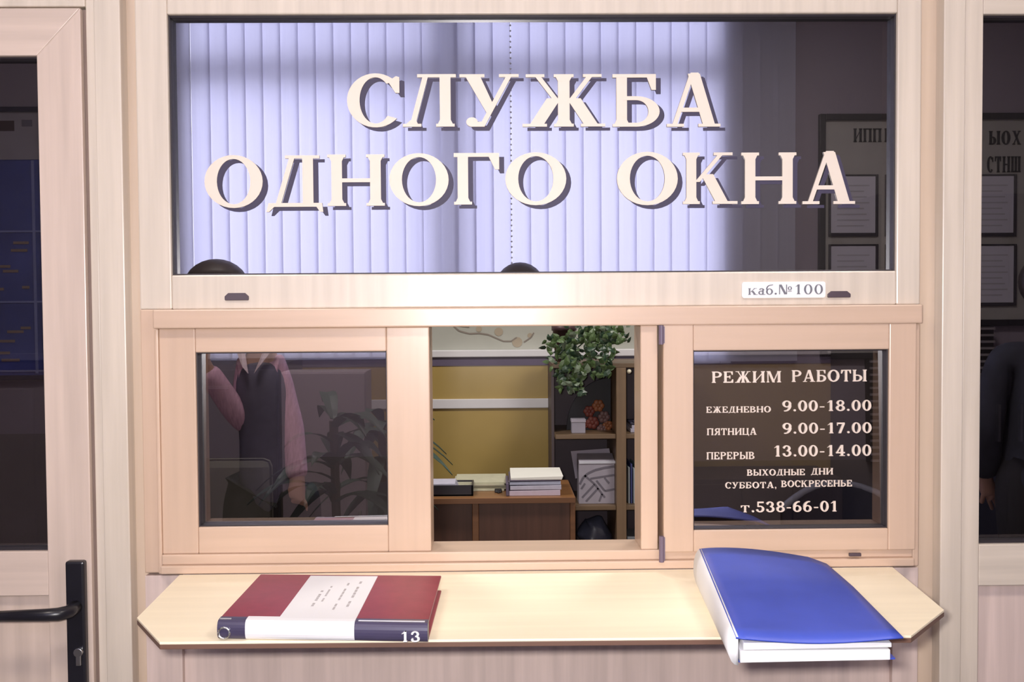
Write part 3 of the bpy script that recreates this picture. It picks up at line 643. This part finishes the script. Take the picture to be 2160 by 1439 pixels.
one('box_body', mat('dark_box_card', (0.08, 0.075, 0.09), 0.5), one_, x, x+.1, sy0+.06, sy0+.22, zb3, zb3+.05, bev=.002)
one('lid', mat('grey_box_lid', (0.22, 0.23, 0.26), 0.5), one_, x-.002, x+.102, sy0+.058, sy0+.222, zb3+.05, zb3+.10, bev=.003)
# ivy on top of the shelf
pc = P(1212, 740, sy0+.14)
iv = empty('potted_ivy', (pc.x, sy0+.14, s_top), 'green trailing ivy in a brown pot on top of the shelf unit', 'plant')
MB().lathe([(.038,0),(.050,.135),(.055,.135),(.055,.158),(.047,.158),(.04,.13)], (X(1190, 740, sy0+.16), sy0+.16, s_top), 20).build('pot', mat('plum_brown_glaze', (0.085, 0.045, 0.055), 0.4), iv, True)
greens = [mat('dark_green_leaf', (0.025, 0.055, 0.03), 0.4, 0.3, 20), mat('mid_green_leaf', (0.075, 0.125, 0.045), 0.4, 0.3, 20), mat('grey_green_leaf', (0.13, 0.17, 0.115), 0.4, 0.3, 20)]
lf = MB(); slots = []
def leaf(c, s, ang, tlt):
    d = Vector((math.cos(ang), 0, math.sin(ang))); up = Vector((-math.sin(ang)*math.cos(tlt), -math.sin(tlt), math.cos(ang)*math.cos(tlt)))
    pts = [c, c+d*s*.25+up*s*.34, c+d*s*.6+up*s*.30, c+d*s*1.05, c+d*s*.6-up*s*.30, c+d*s*.25-up*s*.34, c+d*s*.5+Vector((0,-s*.12,0))]
    v = [lf.bm.verts.new(p) for p in pts]; k = random.choice((0,0,1,1,1,2))
    for i in range(6): f = lf.bm.faces.new((v[i], v[(i+1) % 6], v[6])); f.material_index = k
zones = [(1152,1215,712,775,62),(1195,1300,690,750,130),(1240,1324,688,725,64),(1185,1290,740,790,80),(1170,1270,770,802,34),(1172,1215,775,820,18),(1200,1226,795,838,22),(1275,1300,760,782,8)]
stp = MB()
for a, b, u, v, n in zones:
    for _ in range(n):
        yy = sy0 + random.uniform(-.11, -.02 if v > 755 else .05); c = P(random.uniform(a, b), random.uniform(u, v), yy)
        leaf(c, random.uniform(.020, .042), random.uniform(0, 2*math.pi), random.uniform(-.9, .9))
lo = lf.build('foliage', None, iv, False, mats=greens)
for pts in ([(1205,745),(1180,735),(1160,750)], [(1205,745),(1240,715),(1300,705)], [(1210,750),(1225,770),(1212,830)], [(1215,745),(1250,760),(1275,775)], [(1205,745),(1230,700),(1280,690)]):
    stp.tube([P(p[0], p[1], sy0-.02+(.12 if i == 0 else 0)) for i, p in enumerate(pts)], .003, 5)
stp.build('stem', greens[0], iv)

# left side of the office, seen through the tinted panes
gy = 2.15
gc = empty('grey_cabinet', (X(680, 900, gy), gy+.12, 0), 'grey office cabinet behind the left hatch pane', 'cabinet')
x0, x1, zt = X(592, 900, gy), X(772, 900, gy), Z(785, 680, gy)
gmat = mat('grey_mauve_laminate', (0.33, 0.27, 0.31), 0.5, 0.05, 4)
one('cabinet_body', gmat, gc, x0, x1, gy+.02, gy+.18, 0, zt, bev=.003)
dr_ = one('cabinet_door', gmat, gc, x0+.004, x1-.004, gy, gy+.018, .06, zt-.005, bev=.002)
one('handle', steel, dr_, x1-.03, x1-.02, gy-.02, gy, zt*.5, zt*.5+.12, bev=.002)
bc = empty('filing_cabinet', (X(480, 900, 2.3), 2.5, 0), 'black filing cabinet at the far left of the office', 'cabinet')
x0, x1, zt = X(330, 900, 2.3), X(588, 900, 2.3), Z(770, 480, 2.3)
blackm = mat('black_cabinet_laminate', (0.02, 0.018, 0.02), 0.5)
one('cabinet_body', blackm, bc, x0, x1, 2.32, 2.8, 0, zt, bev=.003)
for k in range(3):
    q = one('drawer', blackm, bc, x0+.01, x1-.01, 2.3, 2.32, .05+k*(zt-.06)/3, .05+(k+1)*(zt-.06)/3-.01, bev=.003); one('handle', steel, q, (x0+x1)/2-.05, (x0+x1)/2+.05, 2.285, 2.3, .05+(k+.8)*(zt-.06)/3, .062+(k+.8)*(zt-.06)/3)
def dracaena(px, y, base, label, seed, n, zs, spread, name='potted_plant'):
    rnd = random.Random(seed); c = P(px, 1000, y); e = empty(name, (c.x, y, base), label, 'plant')
    MB().lathe([(.09,0),(.12,.22),(.13,.22),(.13,.25),(.115,.25),(.1,.2)], (c.x, y, base), 20).build('pot', mat('brown_clay_pot', (0.12, 0.07, 0.05), 0.6), e, True)
    MB().tube([(c.x, y, base+.2), (c.x+.01, y, (base+zs)/2), (c.x, y, zs-.02)], .014, 8).build('stem', mat('brown_bark', (0.08, 0.06, 0.04), 0.8), e)
    mb = MB()
    for k in range(n):
        a = rnd.uniform(0, 2*math.pi); ln = rnd.uniform(.6, 1.0)*spread; el = rnd.uniform(.1, 1.2); z0 = zs-rnd.uniform(0, .28); pr = None
        for i in range(9):
            s = i/8; r_ = ln*s*math.cos(el*.6); z = z0+ln*(math.sin(el)*s-.75*s*s); w = .026*math.sin(math.pi*min(1, .12+s*.88))+.001
            p = Vector((c.x+r_*math.cos(a), y+r_*math.sin(a)*.8, z)); sd = Vector((-math.sin(a), math.cos(a), 0))*w
            row = [mb.bm.verts.new(p-sd), mb.bm.verts.new(p+Vector((0,0,-.004))), mb.bm.verts.new(p+sd)]
            if pr: mb.bm.faces.new((pr[0], pr[1], row[1], row[0])); mb.bm.faces.new((pr[1], pr[2], row[2], row[1]))
            pr = row
    mb.build('foliage', mat('deep_green_long_leaf', (0.03, 0.06, 0.045), 0.55, 0.3, 9), e)
dracaena(705, 1.45, 0, 'tall potted plant with long arching leaves behind the left pane', 3, 26, 1.22, .34)
dracaena(806, 1.85, 0, 'dark long-leaved plant by the yellow wall behind the left pane', 5, 26, 1.16, .30)
# pale office chair at the far left
cx = X(468, 1000, 1.7)
oc = empty('office_chair', (cx, 1.75, 0), 'pale grey office chair behind the left hatch pane', 'chair')
ocm = mat('grey_green_fabric', (0.16, 0.16, 0.13), 0.8)
MB().box(cx-.13, cx+.13, 1.86, 1.90, .72, 1.02, .03).build('backrest', ocm, oc); MB().box(cx-.2, cx+.2, 1.5, 1.88, .45, .52, .03).build('seat', ocm, oc)
MB().tube([(cx,1.9,.5),(cx,1.93,.7),(cx,1.9,.85)], .015).build('back_post', black_metal, oc); MB().tube([(cx,1.7,.06),(cx,1.7,.45)], .025).build('pedestal', black_metal, oc)
for k in range(5):
    a = k*2*math.pi/5+.3; MB().tube([(cx,1.7,.09),(cx+.26*math.cos(a),1.7+.26*math.sin(a),.03)], [.02,.014]).build('leg', black_metal, oc)
# brown cabinet behind the door pane, dark wardrobe behind the right pane
bw = empty('low_cabinet', (-1.7, 1.2, 0), 'dark brown wooden cabinet seen low through the door pane', 'cabinet')
bwm = grain('dark_brown_cabinet_wood', (0.15, 0.10, 0.085), 0.2, 0.5, 'X'); zt = Z(805, 50, .9)
one('cabinet_body', bwm, bw, -2.2, X(128, 900, .9), .92, 1.4, 0, zt, bev=.003)
for k in range(2): one('cabinet_door', bwm, bw, -2.19+k*.5, -2.19+k*.5+.49, .905, .92, .05, zt-.02, bev=.002)
wr = empty('wardrobe', (1.7, 2.6, 0), 'dark wardrobe behind the tall right-hand pane', 'wardrobe')
wrm = mat('dark_slate_laminate', (0.035, 0.032, 0.04), 0.5)
x0, x1 = X(1850, 900, 2.3), 2.6
one('wardrobe_body', wrm, wr, x0, x1, 2.32, 2.86, 0, 2.0, bev=.003)
for k in range(2):
    q = one('wardrobe_door', wrm, wr, x0+.005+k*(x1-x0)/2, x0+(k+1)*(x1-x0)/2-.005, 2.3, 2.32, .06, 1.99, bev=.002); one('handle', steel, q, x0+(x1-x0)/2+(-.05 if k == 0 else .04), x0+(x1-x0)/2+(-.04 if k == 0 else .05), 2.28, 2.3, 1.0, 1.15)
lc = empty('low_cupboard', (X(1600,1000,2.5), 2.6, 0), 'dark low cupboard behind the opening hours pane', 'cupboard')
x0, x1, zt = X(1458, 1000, 2.5), X(1780, 1000, 2.5), Z(1012, 1600, 2.5)
dkm = grain('dark_cupboard_wood', (0.045, 0.03, 0.03), 0.2, 0.5)
one('cupboard_body', dkm, lc, x0, x1, 2.52, 2.86, 0, zt, bev=.003)
for k in range(3): one('cupboard_door', dkm, lc, x0+k*(x1-x0)/3+.003, x0+(k+1)*(x1-x0)/3-.003, 2.505, 2.52, .05, zt-.02, bev=.002)

# ---------------------------------------------------------------- corridor behind the viewer, seen mirrored in the panes
YW = -YF                                   # mirrored depth of the far corridor wall
def VX(px, Y): return X(px, 300, Y)
wx0, wx1, wzb, wzt = VX(372, YW), VX(1545, YW), 1.44, 2.93
wf = struct('wall_front', 'mauve-grey corridor wall with a large window')
mb = MB(); mb.box(XL, wx0, YF-.12, YF, 1.0, ZT); mb.box(wx1, XR, YF-.12, YF, 1.0, ZT); mb.box(wx0, wx1, YF-.12, YF, 1.0, wzb); mb.box(wx0, wx1, YF-.12, YF, wzt, ZT); mb.build('plaster', corr_m, wf)
one('lower_wall', corr_low, wf, XL, XR, YF-.12, YF, 0, 1.0)
w4 = struct('window_4', 'corridor window with white frame behind vertical blinds')
wfm = mat('white_window_paint', (0.7, 0.7, 0.72), 0.4)
mb = rect_frame(MB(), wx0, wx1, wzb, wzt, .05, .05, .05, .05, YF-.06, YF-.012, .003)
mxa, mxb = VX(915, YW), VX(985, YW); tza, tzb = P(1000, 175, YW).z, P(1000, 112, YW).z
mb.box(mxa, mxb, YF-.10, YF-.05, wzb+.05, wzt-.05, .003); mb.box(wx0+.05, mxa, YF-.10, YF-.05, tza, tzb, .003); mb.box(mxb, wx1-.05, YF-.10, YF-.05, tza, tzb, .003)
mb.build('window_frame', wfm, w4)
# vertical blinds
slat_m = bpy.data.materials.new('lilac_white_blind_fabric'); slat_m.use_nodes = True
N = slat_m.node_tree.nodes; L = slat_m.node_tree.links; N.remove(N['Principled BSDF'])
df = N.new('ShaderNodeBsdfDiffuse'); df.inputs[0].default_value = (0.62, 0.62, 0.72, 1); tl = N.new('ShaderNodeBsdfTranslucent')
tc_ = N.new('ShaderNodeTexCoord'); mp_ = N.new('ShaderNodeMapping'); mp_.inputs['Scale'].default_value = (60, 60, .6); nz_ = N.new('ShaderNodeTexNoise'); nz_.inputs['Scale'].default_value = 3
rp_ = N.new('ShaderNodeValToRGB'); rp_.color_ramp.elements[0].color = (0.60, 0.60, 0.74, 1); rp_.color_ramp.elements[1].color = (0.72, 0.72, 0.84, 1)
L.new(tc_.outputs['Object'], mp_.inputs[0]); L.new(mp_.outputs[0], nz_.inputs['Vector']); L.new(nz_.outputs[0], rp_.inputs[0]); L.new(rp_.outputs[0], tl.inputs[0])
mx_ = N.new('ShaderNodeMixShader'); mx_.inputs[0].default_value = .5; L.new(df.outputs[0], mx_.inputs[1]); L.new(tl.outputs[0], mx_.inputs[2]); L.new(mx_.outputs[0], N['Material Output'].inputs[0])
BYM = 2.772; BY = -BYM
vb = empty('vertical_blind', (VX(1000, BYM), BY, wzb), 'lilac-white vertical blind mirrored in the wide tinted window', 'blind')
one('head_rail', white_trim, vb, VX(345, BYM), VX(1660, BYM), BY-.02, BY+.03, wzt+.0, wzt+.045, bev=.003)
pxs = [381+37.6*k for k in range(35)]
for k, px in enumerate(pxs):
    c = VX(px+(4 if px > 1078 else -5 if px < 395 else 0), BYM); mb = MB(); hw = .0435; n = 6; g = []
    for i in range(n+1):
        u = -1+2*i/n; g.append([mb.bm.verts.new((c+u*hw, BY+u*.006, z)) for z in (wzb+.01, wzt)])
    for i in range(n): mb.bm.faces.new((g[i][0], g[i+1][0], g[i+1][1], g[i][1]))
    mb.build('slat', slat_m, vb, True)
mb = MB(); xk = VX(1078, BYM)
for k in range(60): mb.ball((xk, BY+.024, wzb+.05+k*.024), .0045, 8, 6)  # beads added to break the bright slat gap into a dotted streak
mb.build('added_bead_chain', mat('white_plastic_bead', (0.8, 0.8, 0.8), 0.3), vb, True)
# notice board with papers, right
def board(name, label, px0, px1, py0, py1, frame_m, face_m, y=YF, w=.028):
    a, b = P(px0, py1, YW), P(px1, py0, YW); e = empty(name, ((a.x+b.x)/2, y, a.z), label, 'board')
    one('board_panel', face_m, e, a.x+w, b.x-w, y+.001, y+.012, a.z+w, b.z-w)
    rect_frame(MB(), a.x, b.x, a.z, b.z, w, w, w, w, y+.001, y+.03, .003).build('board_frame', frame_m, e); return e, a, b
darkfr = mat('dark_board_frame', (0.02, 0.018, 0.022), 0.4)
nb, a, b = board('notice_board', 'dark-framed notice board with papers mirrored at right of the wide window', 1731, 2330, 236, 690, darkfr, mat('grey_green_board', (0.36, 0.35, 0.33), 0.6))
yp = YF+.014
pocket = mat('dark_pocket_edge', (0.05, 0.045, 0.055), 0.4); sheet_m = mat('blue_white_sheet', (0.55, 0.54, 0.62), 0.6, 0.03); prm = mat('grey_sheet_print', (0.42, 0.41, 0.46), 0.6)
for pxa, pxb in ((1752,1858),(1872,1970),(2056,2150),(2168,2270)):
    for pya, pyb in ((366,498),(514,646)):
        p, q = P(pxa, pyb, YW), P(pxb, pya, YW)
        s_ = rect_frame(MB(), p.x, q.x, p.z, q.z, .010, .010, .006, .014, yp-.001, yp+.008).build('paper_pocket', pocket, nb)
        one('paper_sheet', sheet_m, s_, p.x+.012, q.x-.012, yp-.001, yp+.003, p.z+.016, q.z-.008)
        mb = MB()
        for k in range(8):
            z = q.z-.05-k*.026; mb.box(p.x+.04, q.x-.04-(k*5 % 3)*.012, yp+.003, yp+.0036, z-.003, z+.003)
        mb.build('sheet_print', prm, s_)
for tx, pxa, pxb, pya, pyb in (('ИПП',1806,1864,268,297),('ПН',1872,1900,268,297),('ЫОХ',2092,2160,274,303),('СТНШ',2088,2158,328,362)):
    p, q = P(pxa, pyb, YW), P(pxb, pya, YW); S_ = .3; words(MB(), tx, p.x, q.x, p.z, q.z, yp-.002, yp+.002, .25).build('board_lettering', darkfr, nb)
S_ = .2
# blue stand, left
bsd, a, b = board('information_stand', 'blue information stand with pale grid mirrored in the door pane', -420, 92, 225, 806, mat('navy_frame', (0.02, 0.018, 0.05), 0.4), mat('royal_blue_board', (0.055, 0.075, 0.30), 0.5, 0.2, 5), w=.022)
p, q = P(-400, 338, YW), P(80, 236, YW); one('header_panel', mat('grey_header_card', (0.30, 0.28, 0.32), 0.6), bsd, a.x+.022, b.x-.022, yp-.003, yp+.002, p.z, b.z-.022)
p, q = P(-40, 276, YW), P(28, 254, YW); one('header_print', mat('maroon_print', (0.05, 0.025, 0.035), 0.6), bsd, p.x, q.x, yp, yp+.003, p.z, q.z)
p, q = P(44, 266, YW), P(66, 252, YW); one('header_print', mat('grey_header_print', (0.13, 0.12, 0.16), 0.6), bsd, p.x, q.x, yp, yp+.003, p.z, q.z)
gl = MB(); gm = mat('pale_blue_grid_line', (0.20, 0.23, 0.48), 0.5)
for px in (70, -85, -240): c = P(px, 500, YW); gl.box(c.x-.006, c.x+.006, yp-.003, yp+.003, a.z+.03, P(0, 338, YW).z)
for py in (488, 637, 783): c = P(20, py, YW); gl.box(a.x+.022, b.x-.022, yp-.003, yp+.0025, c.z-.004, c.z+.004)
gl.build('grid_line', gm, bsd)
for px, py, w in ((42,512,34),(38,528,36),(5,562,30),(20,572,34),(52,606,16),(0,610,12),(52,692,22),(30,700,36),(10,720,40),(-10,745,60),(20,760,40)):
    p = P(px, py, YW); one('stand_print', mat('ochre_print', (0.24, 0.17, 0.15), 0.6), bsd, p.x-w*.001, p.x+w*.001, yp-.002, yp+.001, p.z-.006, p.z+.006)
# heater grille and two waiting chairs by the far wall
rg0, rg1 = VX(1828, YW), VX(2095, YW); ra, rb_ = P(1850, 905, YW).z, P(1850, 690, YW).z
rad = empty('wall_heater', ((rg0+rg1)/2, YF+.04, ra), 'grey slatted wall heater mirrored beside the opening hours', 'heater')
one('heater_body', mat('dark_heater_metal', (0.04, 0.035, 0.04), 0.5), rad, rg0, rg1, YF+.001, YF+.06, ra, rb_)
nsl = 16
for k in range(nsl):
    z = ra+.01+(rb_-ra-.02)*k/(nsl-1); one('slat', mat('grey_heater_metal', (0.26, 0.235, 0.25), 0.4), rad, rg0, rg1, YF+.055, YF+.075, z-.005, z+.005)
def waiting_chair(x, y, label):
    e = empty('waiting_chair', (x, y, 0), label, 'chair', 'waiting chairs by the corridor wall')
    shell = mat('dark_navy_upholstery', (0.03, 0.032, 0.06), 0.6); rim = mat('blue_grey_chair_rim', (0.30, 0.31, 0.38), 0.35)
    mb = MB(); g = []
    for i in range(11):
        u = -1+.2*i; g.append([(x+u*.26, y-.20+.07*(1-u*u)*-1+.05, .52+.40*s-.10*u*u*s) for s in (0, .5, 1)])
    for t_ in (0, .03):
        vv = [[mb.bm.verts.new((p[0], p[1]-t_, p[2])) for p in r_] for r_ in g]
        for i in range(10):
            for j in range(2): mb.bm.faces.new((vv[i][j], vv[i+1][j], vv[i+1][j+1], vv[i][j+1]))
    mb.build('backrest', shell, e, True)
    MB().tube([(p[2][0], p[2][1]-.015, p[2][2]) for p in g], .017, 8).build('back_rim', rim, e, True)
    MB().box(x-.25, x+.25, y-.18, y+.24, .42, .50, .03).build('seat', rim, e)
    for sx in (-1, 1):
        MB().tube([(x+sx*.24, y+.22, 0), (x+sx*.24, y+.2, .44)], .013).build('leg', black_metal, e); MB().tube([(x+sx*.24, y-.22, 0), (x+sx*.24, y-.18, .55)], .013).build('leg', black_metal, e)
        MB().tube([(x+sx*.27, y-.17, .62), (x+sx*.29, y, .67), (x+sx*.28, y+.18, .63), (x+sx*.26, y+.2, .44)], .014).build('armrest', rim, e)
    return e
ych = -2.35
c1 = waiting_chair(X(1785, 1000, 2.45), ych, 'navy waiting chair with grey rim mirrored in the opening hours pane')
c2 = dup(c1, (X(2092, 1000, 2.45), ych, 0), 'navy waiting chair mirrored low in the tall right pane')

# ---------------------------------------------------------------- people in the corridor, seen as reflections
def skin(name, V, E, m, parent, root=0, sub=2):
    me = bpy.data.meshes.new(name); off = parent.location
    me.from_pydata([tuple(Vector(p)-off) for p, r in V], E, []); o = bpy.data.objects.new(name, me); COL.objects.link(o); o.parent = parent
    me.materials.append(m); md = o.modifiers.new('skin', 'SKIN'); md.use_smooth_shade = True
    for i, (p, r) in enumerate(V):
        s = me.skin_vertices[0].data[i]; s.radius = r if isinstance(r, tuple) else (r, r); s.use_root = (i == root)
    sb = o.modifiers.new('sub', 'SUBSURF'); sb.levels = sub; sb.render_levels = sub; return o
skin_m = mat('warm_skin', (0.50, 0.29, 0.22), 0.55, 0.05, 20)
def person(loc, label, J, cols, hairc, vest=True, tk=1.0, hw=.098):
    """J: dict of world joints. head, neck, chest, pelvis, and for L/R: sh, el, wr, tip, hip, kn, an"""
    e = empty('person', loc, label, 'person')
    J = {k: Vector(v) for k, v in J.items()}
    V, E = [], []
    def add(p, r, par=None):
        V.append((Vector(p), r)); i = len(V)-1
        if par is not None: E.append((par, i))
        return i
    fwd = Vector((0, 1, 0))
    pel = add(J['pelvis'], .115*tk); mid = add(J['pelvis'].lerp(J['chest'], .5), .105*tk, pel); ch = add(J['chest'], .09*tk, mid)
    nk = add(J['neck'], .052, ch); hd = J['head']
    h1 = add(hd+Vector((0, .015, -.07)), .062, nk); h2 = add(hd+Vector((0, .005, .0)), .082, h1); h3 = add(hd+Vector((0, 0, .06)), .075, h2); add(hd+Vector((0, -.005, .10)), .04, h3)
    hands = []
    for s in 'LR':
        a = add(J[s+'sh'], .045, ch); b = add(J[s+'el'], .040, a); c = add(J[s+'wr'], .028, b)
        d = (J[s+'tip']-J[s+'wr']); ln = d.length; d.normalize(); sd = d.cross(fwd); sd = (sd if sd.length > .2 else d.cross(Vector((1,0,0)))).normalized()
        pm = add(J[s+'wr']+d*ln*.28, .030, c); pk = add(J[s+'wr']+d*ln*.45, .033, pm)
        nrm = d.cross(sd)
        for k, (o_, l_) in enumerate(((-.030,.44),(-.010,.52),(.010,.55),(.029,.47))):
            q = J[s+'wr']+d*ln*.5+sd*o_; f1 = add(q, .0092, pk); f2 = add(q+d*ln*l_*.5+nrm*.006, .0085, f1); add(q+d*ln*l_*.95+nrm*.02, .0075, f2)
        t1_ = add(J[s+'wr']+d*ln*.30-sd*.036, .011, pm); add(J[s+'wr']+d*ln*.52-sd*.058+nrm*.01, .009, t1_)
        hp_ = add(J[s+'hip'], .078*tk, pel); kn_ = add(J[s+'kn'], .058, hp_); an_ = add(J[s+'an'], .04, kn_); add(J[s+'an']+Vector((0, .13, -.045)), .032, an_)
    skin('body', V, E, skin_m, e, pel)
    # shirt
    V2, E2 = [], []
    V, E = V2, E2
    a0 = add(J['pelvis']+Vector((0,0,.02 if vest else -.20)), (.128 if vest else .185)*tk); a1 = add(J['pelvis'].lerp(J['chest'], .5), (.122 if vest else .155)*tk, a0); a2 = add(J['chest'], .125*tk, a1); a3 = add(J['chest'].lerp(J['neck'], .72 if vest else .95), .082 if vest else .085, a2)
    for s in 'LR':
        b0 = add(J[s+'sh'], .066*tk, a2); b1 = add(J[s+'sh'].lerp(J[s+'el'], .5), .060*tk, b0); g_ = 1.0 if vest else 1.35; b2 = add(J[s+'el'], .052*g_, b1); b3 = add(J[s+'el'].lerp(J[s+'wr'], .5), .046*g_, b2); add(J[s+'el'].lerp(J[s+'wr'], .95), .042*g_, b3)
    skin('shirt' if vest else 'jacket', V2, E2, cols[0], e)
    if vest:
        V, E = [], []
        a0 = add(J['pelvis']+Vector((0,0,-.13)), .165*tk); a1 = add(J['pelvis'].lerp(J['chest'], .5), .134*tk, a0); a2 = add(J['chest']+Vector((0,.012,-.01)), .138*tk, a1); add(J['chest'].lerp(J['neck'], .55)+Vector((0,.02,0)), .095*tk, a2)
        skin('vest', V, E, cols[1], e)
        cb = MB(); n0 = J['neck']
        for sx in (-1, 1):
            cb.hexa([n0+Vector((sx*.01,.115,-.125)), n0+Vector((sx*.03,.118,-.10)), n0+Vector((sx*.03,.125,-.10)), n0+Vector((sx*.01,.122,-.125)), n0+Vector((sx*.045,.05,.0)), n0+Vector((sx*.075,.045,-.02)), n0+Vector((sx*.078,.055,-.02)), n0+Vector((sx*.05,.06,.0))], .001)
        cb.build('collar', cols[3], e)
    V, E = [], []
    p0 = add(J['pelvis']+Vector((0,0,.06)), .105)
    for s in 'LR':
        q0 = add(J[s+'hip'], .112, p0); q1 = add(J[s+'kn'], .075, q0); add(J[s+'an']+Vector((0,0,.03)), .062, q1)
    skin('trousers', V, E, cols[2], e)
    for s in 'LR':
        q = J[s+'an']; MB().ball((q.x, q.y+.05, .045), (.05, .14, .045), 14, 8).build('shoe', black_metal, e, True)
    # face and hair
    hr = MB()
    def cut(p):
        if p.y > .03 and p.z < .045: p = Vector((p.x*.9, .03+(p.y-.03)*.2, p.z))
        return p
    hr.ball(hd+Vector((0, -.022, .038)), (hw, .108, .105), 20, 14, cut); hr.build('hair', hairc, e, True)
    for sx in (-1, 1):
        MB().ball(hd+Vector((sx*.034, .078, .005)), (.013, .008, .009), 10, 8).build('eye', mat('dark_eye', (0.04, 0.03, 0.03), 0.2), e, True)
        MB().ball(hd+Vector((sx*.082, .0, -.005)), (.012, .022, .032), 10, 8).build('ear', skin_m, e, True)
    MB().ball(hd+Vector((0, .092, -.022)), (.013, .018, .024), 10, 8).build('nose', skin_m, e, True); MB().ball(hd+Vector((0, .078, -.062)), (.026, .008, .008), 10, 6).build('mouth', mat('rose_lip', (0.36, 0.12, 0.11), 0.5), e, True)
    return e
VYM = 1.93                                  # mirrored depth of the visitor
def vp(px, py, dy=0.0): q = P(px, py-(80 if py > 700 else 0), VYM); return Vector((q.x, -VYM+dy, q.z))
pink = mat('pink_striped_shirt', (0.66, 0.40, 0.52), 0.8, 0.16, 30, stretch=(6, 1, 1)); vestm = mat('slate_navy_vest', (0.125, 0.115, 0.175), 0.8, 0.1, 20)
trm = mat('black_trousers', (0.02, 0.018, 0.022), 0.8); coll = mat('pale_pink_collar', (0.72, 0.58, 0.62), 0.8)
brown_hair = mat('dark_brown_hair', (0.035, 0.022, 0.018), 0.5, 0.4, 40)
VJ = dict(head=vp(446, 628), neck=vp(538, 748), chest=vp(548, 838), pelvis=vp(570, 1050),
          Lsh=vp(508, 812), Lel=vp(518, 938, .03), Lwr=vp(446, 800, .16), Ltip=vp(424, 712, .19),
          Rsh=vp(578, 812), Rel=vp(610, 935, .02), Rwr=vp(632, 1050, .07), Rtip=vp(634, 1140, .08))
for s, dx in (('L', -.085), ('R', .085)):
    pv = VJ['pelvis']; VJ[s+'hip'] = pv+Vector((dx, 0, -.08)); VJ[s+'kn'] = Vector((pv.x+dx, pv.y+.02, .48)); VJ[s+'an'] = Vector((pv.x+dx, pv.y, .085))
person((VJ['pelvis'].x, -VYM, 0), 'person in pink shirt and slate vest raising one hand, mirrored in the left pane', VJ, (pink, vestm, trm, coll), brown_hair, True, .80, .118)
# photographer
hx = P(1098, 600, 1.98).x; zt = P(1098, 556, 1.98).z; py_ = -1.98
FJ = dict(head=(hx, py_, zt-.135), neck=(hx, py_-.01, zt-.30), chest=(hx, py_-.02, zt-.46), pelvis=(hx, py_-.02, zt-.80),
          Lsh=(hx-.18, py_-.01, zt-.37), Lel=(hx-.24, py_+.10, zt-.62), Lwr=(hx-.10, py_+.20, zt-.24), Ltip=(hx-.055, py_+.235, zt-.10),
          Rsh=(hx+.18, py_-.01, zt-.37), Rel=(hx+.24, py_+.10, zt-.62), Rwr=(hx+.05, py_+.20, zt-.24), Rtip=(hx+.03, py_+.235, zt-.10))
for s, dx in (('L', -.09), ('R', .09)): FJ[s+'hip'] = (hx+dx, py_-.02, zt-.88); FJ[s+'kn'] = (hx+dx, py_, .49); FJ[s+'an'] = (hx+dx, py_-.02, .085)
dkjk = mat('dark_jacket_cloth', (0.03, 0.032, 0.05), 0.85, 0.15, 20)
person((hx, py_, 0), 'person in a dark jacket taking the picture, hair mirrored at window bottom centre', FJ, (dkjk, dkjk, trm, coll), brown_hair, False)
cmx = hx-.015
pcm = empty('compact_camera', (cmx, py_+.245, zt-.20), 'small silver compact camera held by the person taking the picture', 'camera')
one('camera_body', steel, pcm, cmx-.045, cmx+.045, py_+.235, py_+.258, zt-.20, zt-.145, bev=.004)
MB().tube([(cmx, py_+.258, zt-.175), (cmx, py_+.272, zt-.175)], .018, 16).build('lens', black_metal, pcm)
# dark-clad visitor at right
dx_ = X(2225, 900, 2.0)
DJ = dict(head=(dx_, -2.0, 1.60), neck=(dx_, -2.01, 1.45), chest=(dx_, -2.02, 1.27), pelvis=(dx_, -2.02, .95),
          Lsh=(dx_-.17, -2.02, 1.36), Lel=(dx_-.22, -2.05, 1.08), Lwr=(dx_-.17, -2.14, .86), Ltip=(dx_-.08, -2.18, .74), Rsh=(dx_+.17, -2.02, 1.36), Rel=(dx_+.22, -2.05, 1.08), Rwr=(dx_+.17, -2.14, .86), Rtip=(dx_+.08, -2.18, .74))
for s, d_ in (('L', -.09), ('R', .09)): DJ[s+'hip'] = (dx_+d_, -2.02, .87); DJ[s+'kn'] = (dx_+d_, -2.0, .48); DJ[s+'an'] = (dx_+d_, -2.02, .085)
person((dx_, -2.0, 0), 'person in a dark navy coat standing, mirrored in the tall right pane', DJ, (dkjk, dkjk, trm, coll), brown_hair, False)

# ---------------------------------------------------------------- ceiling lamps
lamp_m = mat('lit_lamp_diffuser', (0.9, 0.9, 0.9), 0.5, 0.0, emit=((1, .96, .9), 4.0))
for i, (room, (lx, ly), pw, cc) in enumerate(LAMPS):
    e = empty('ceiling_light', (lx, ly, ZT), f'white ceiling light panel in the {room}, {"left" if lx < 0 else "right"} one', 'light', 'ceiling lights')
    one('lamp_frame', white_trim, e, lx-.31, lx+.31, ly-.16, ly+.16, ZT-.03, ZT-.001, bev=.003); one('diffuser', lamp_m, e, lx-.29, lx+.29, ly-.14, ly+.14, ZT-.038, ZT-.03, bev=.002)
    area('ceiling_light_glow', (lx, ly, ZT-.045), .58, pw, cc, (0, 0, -1), .28)
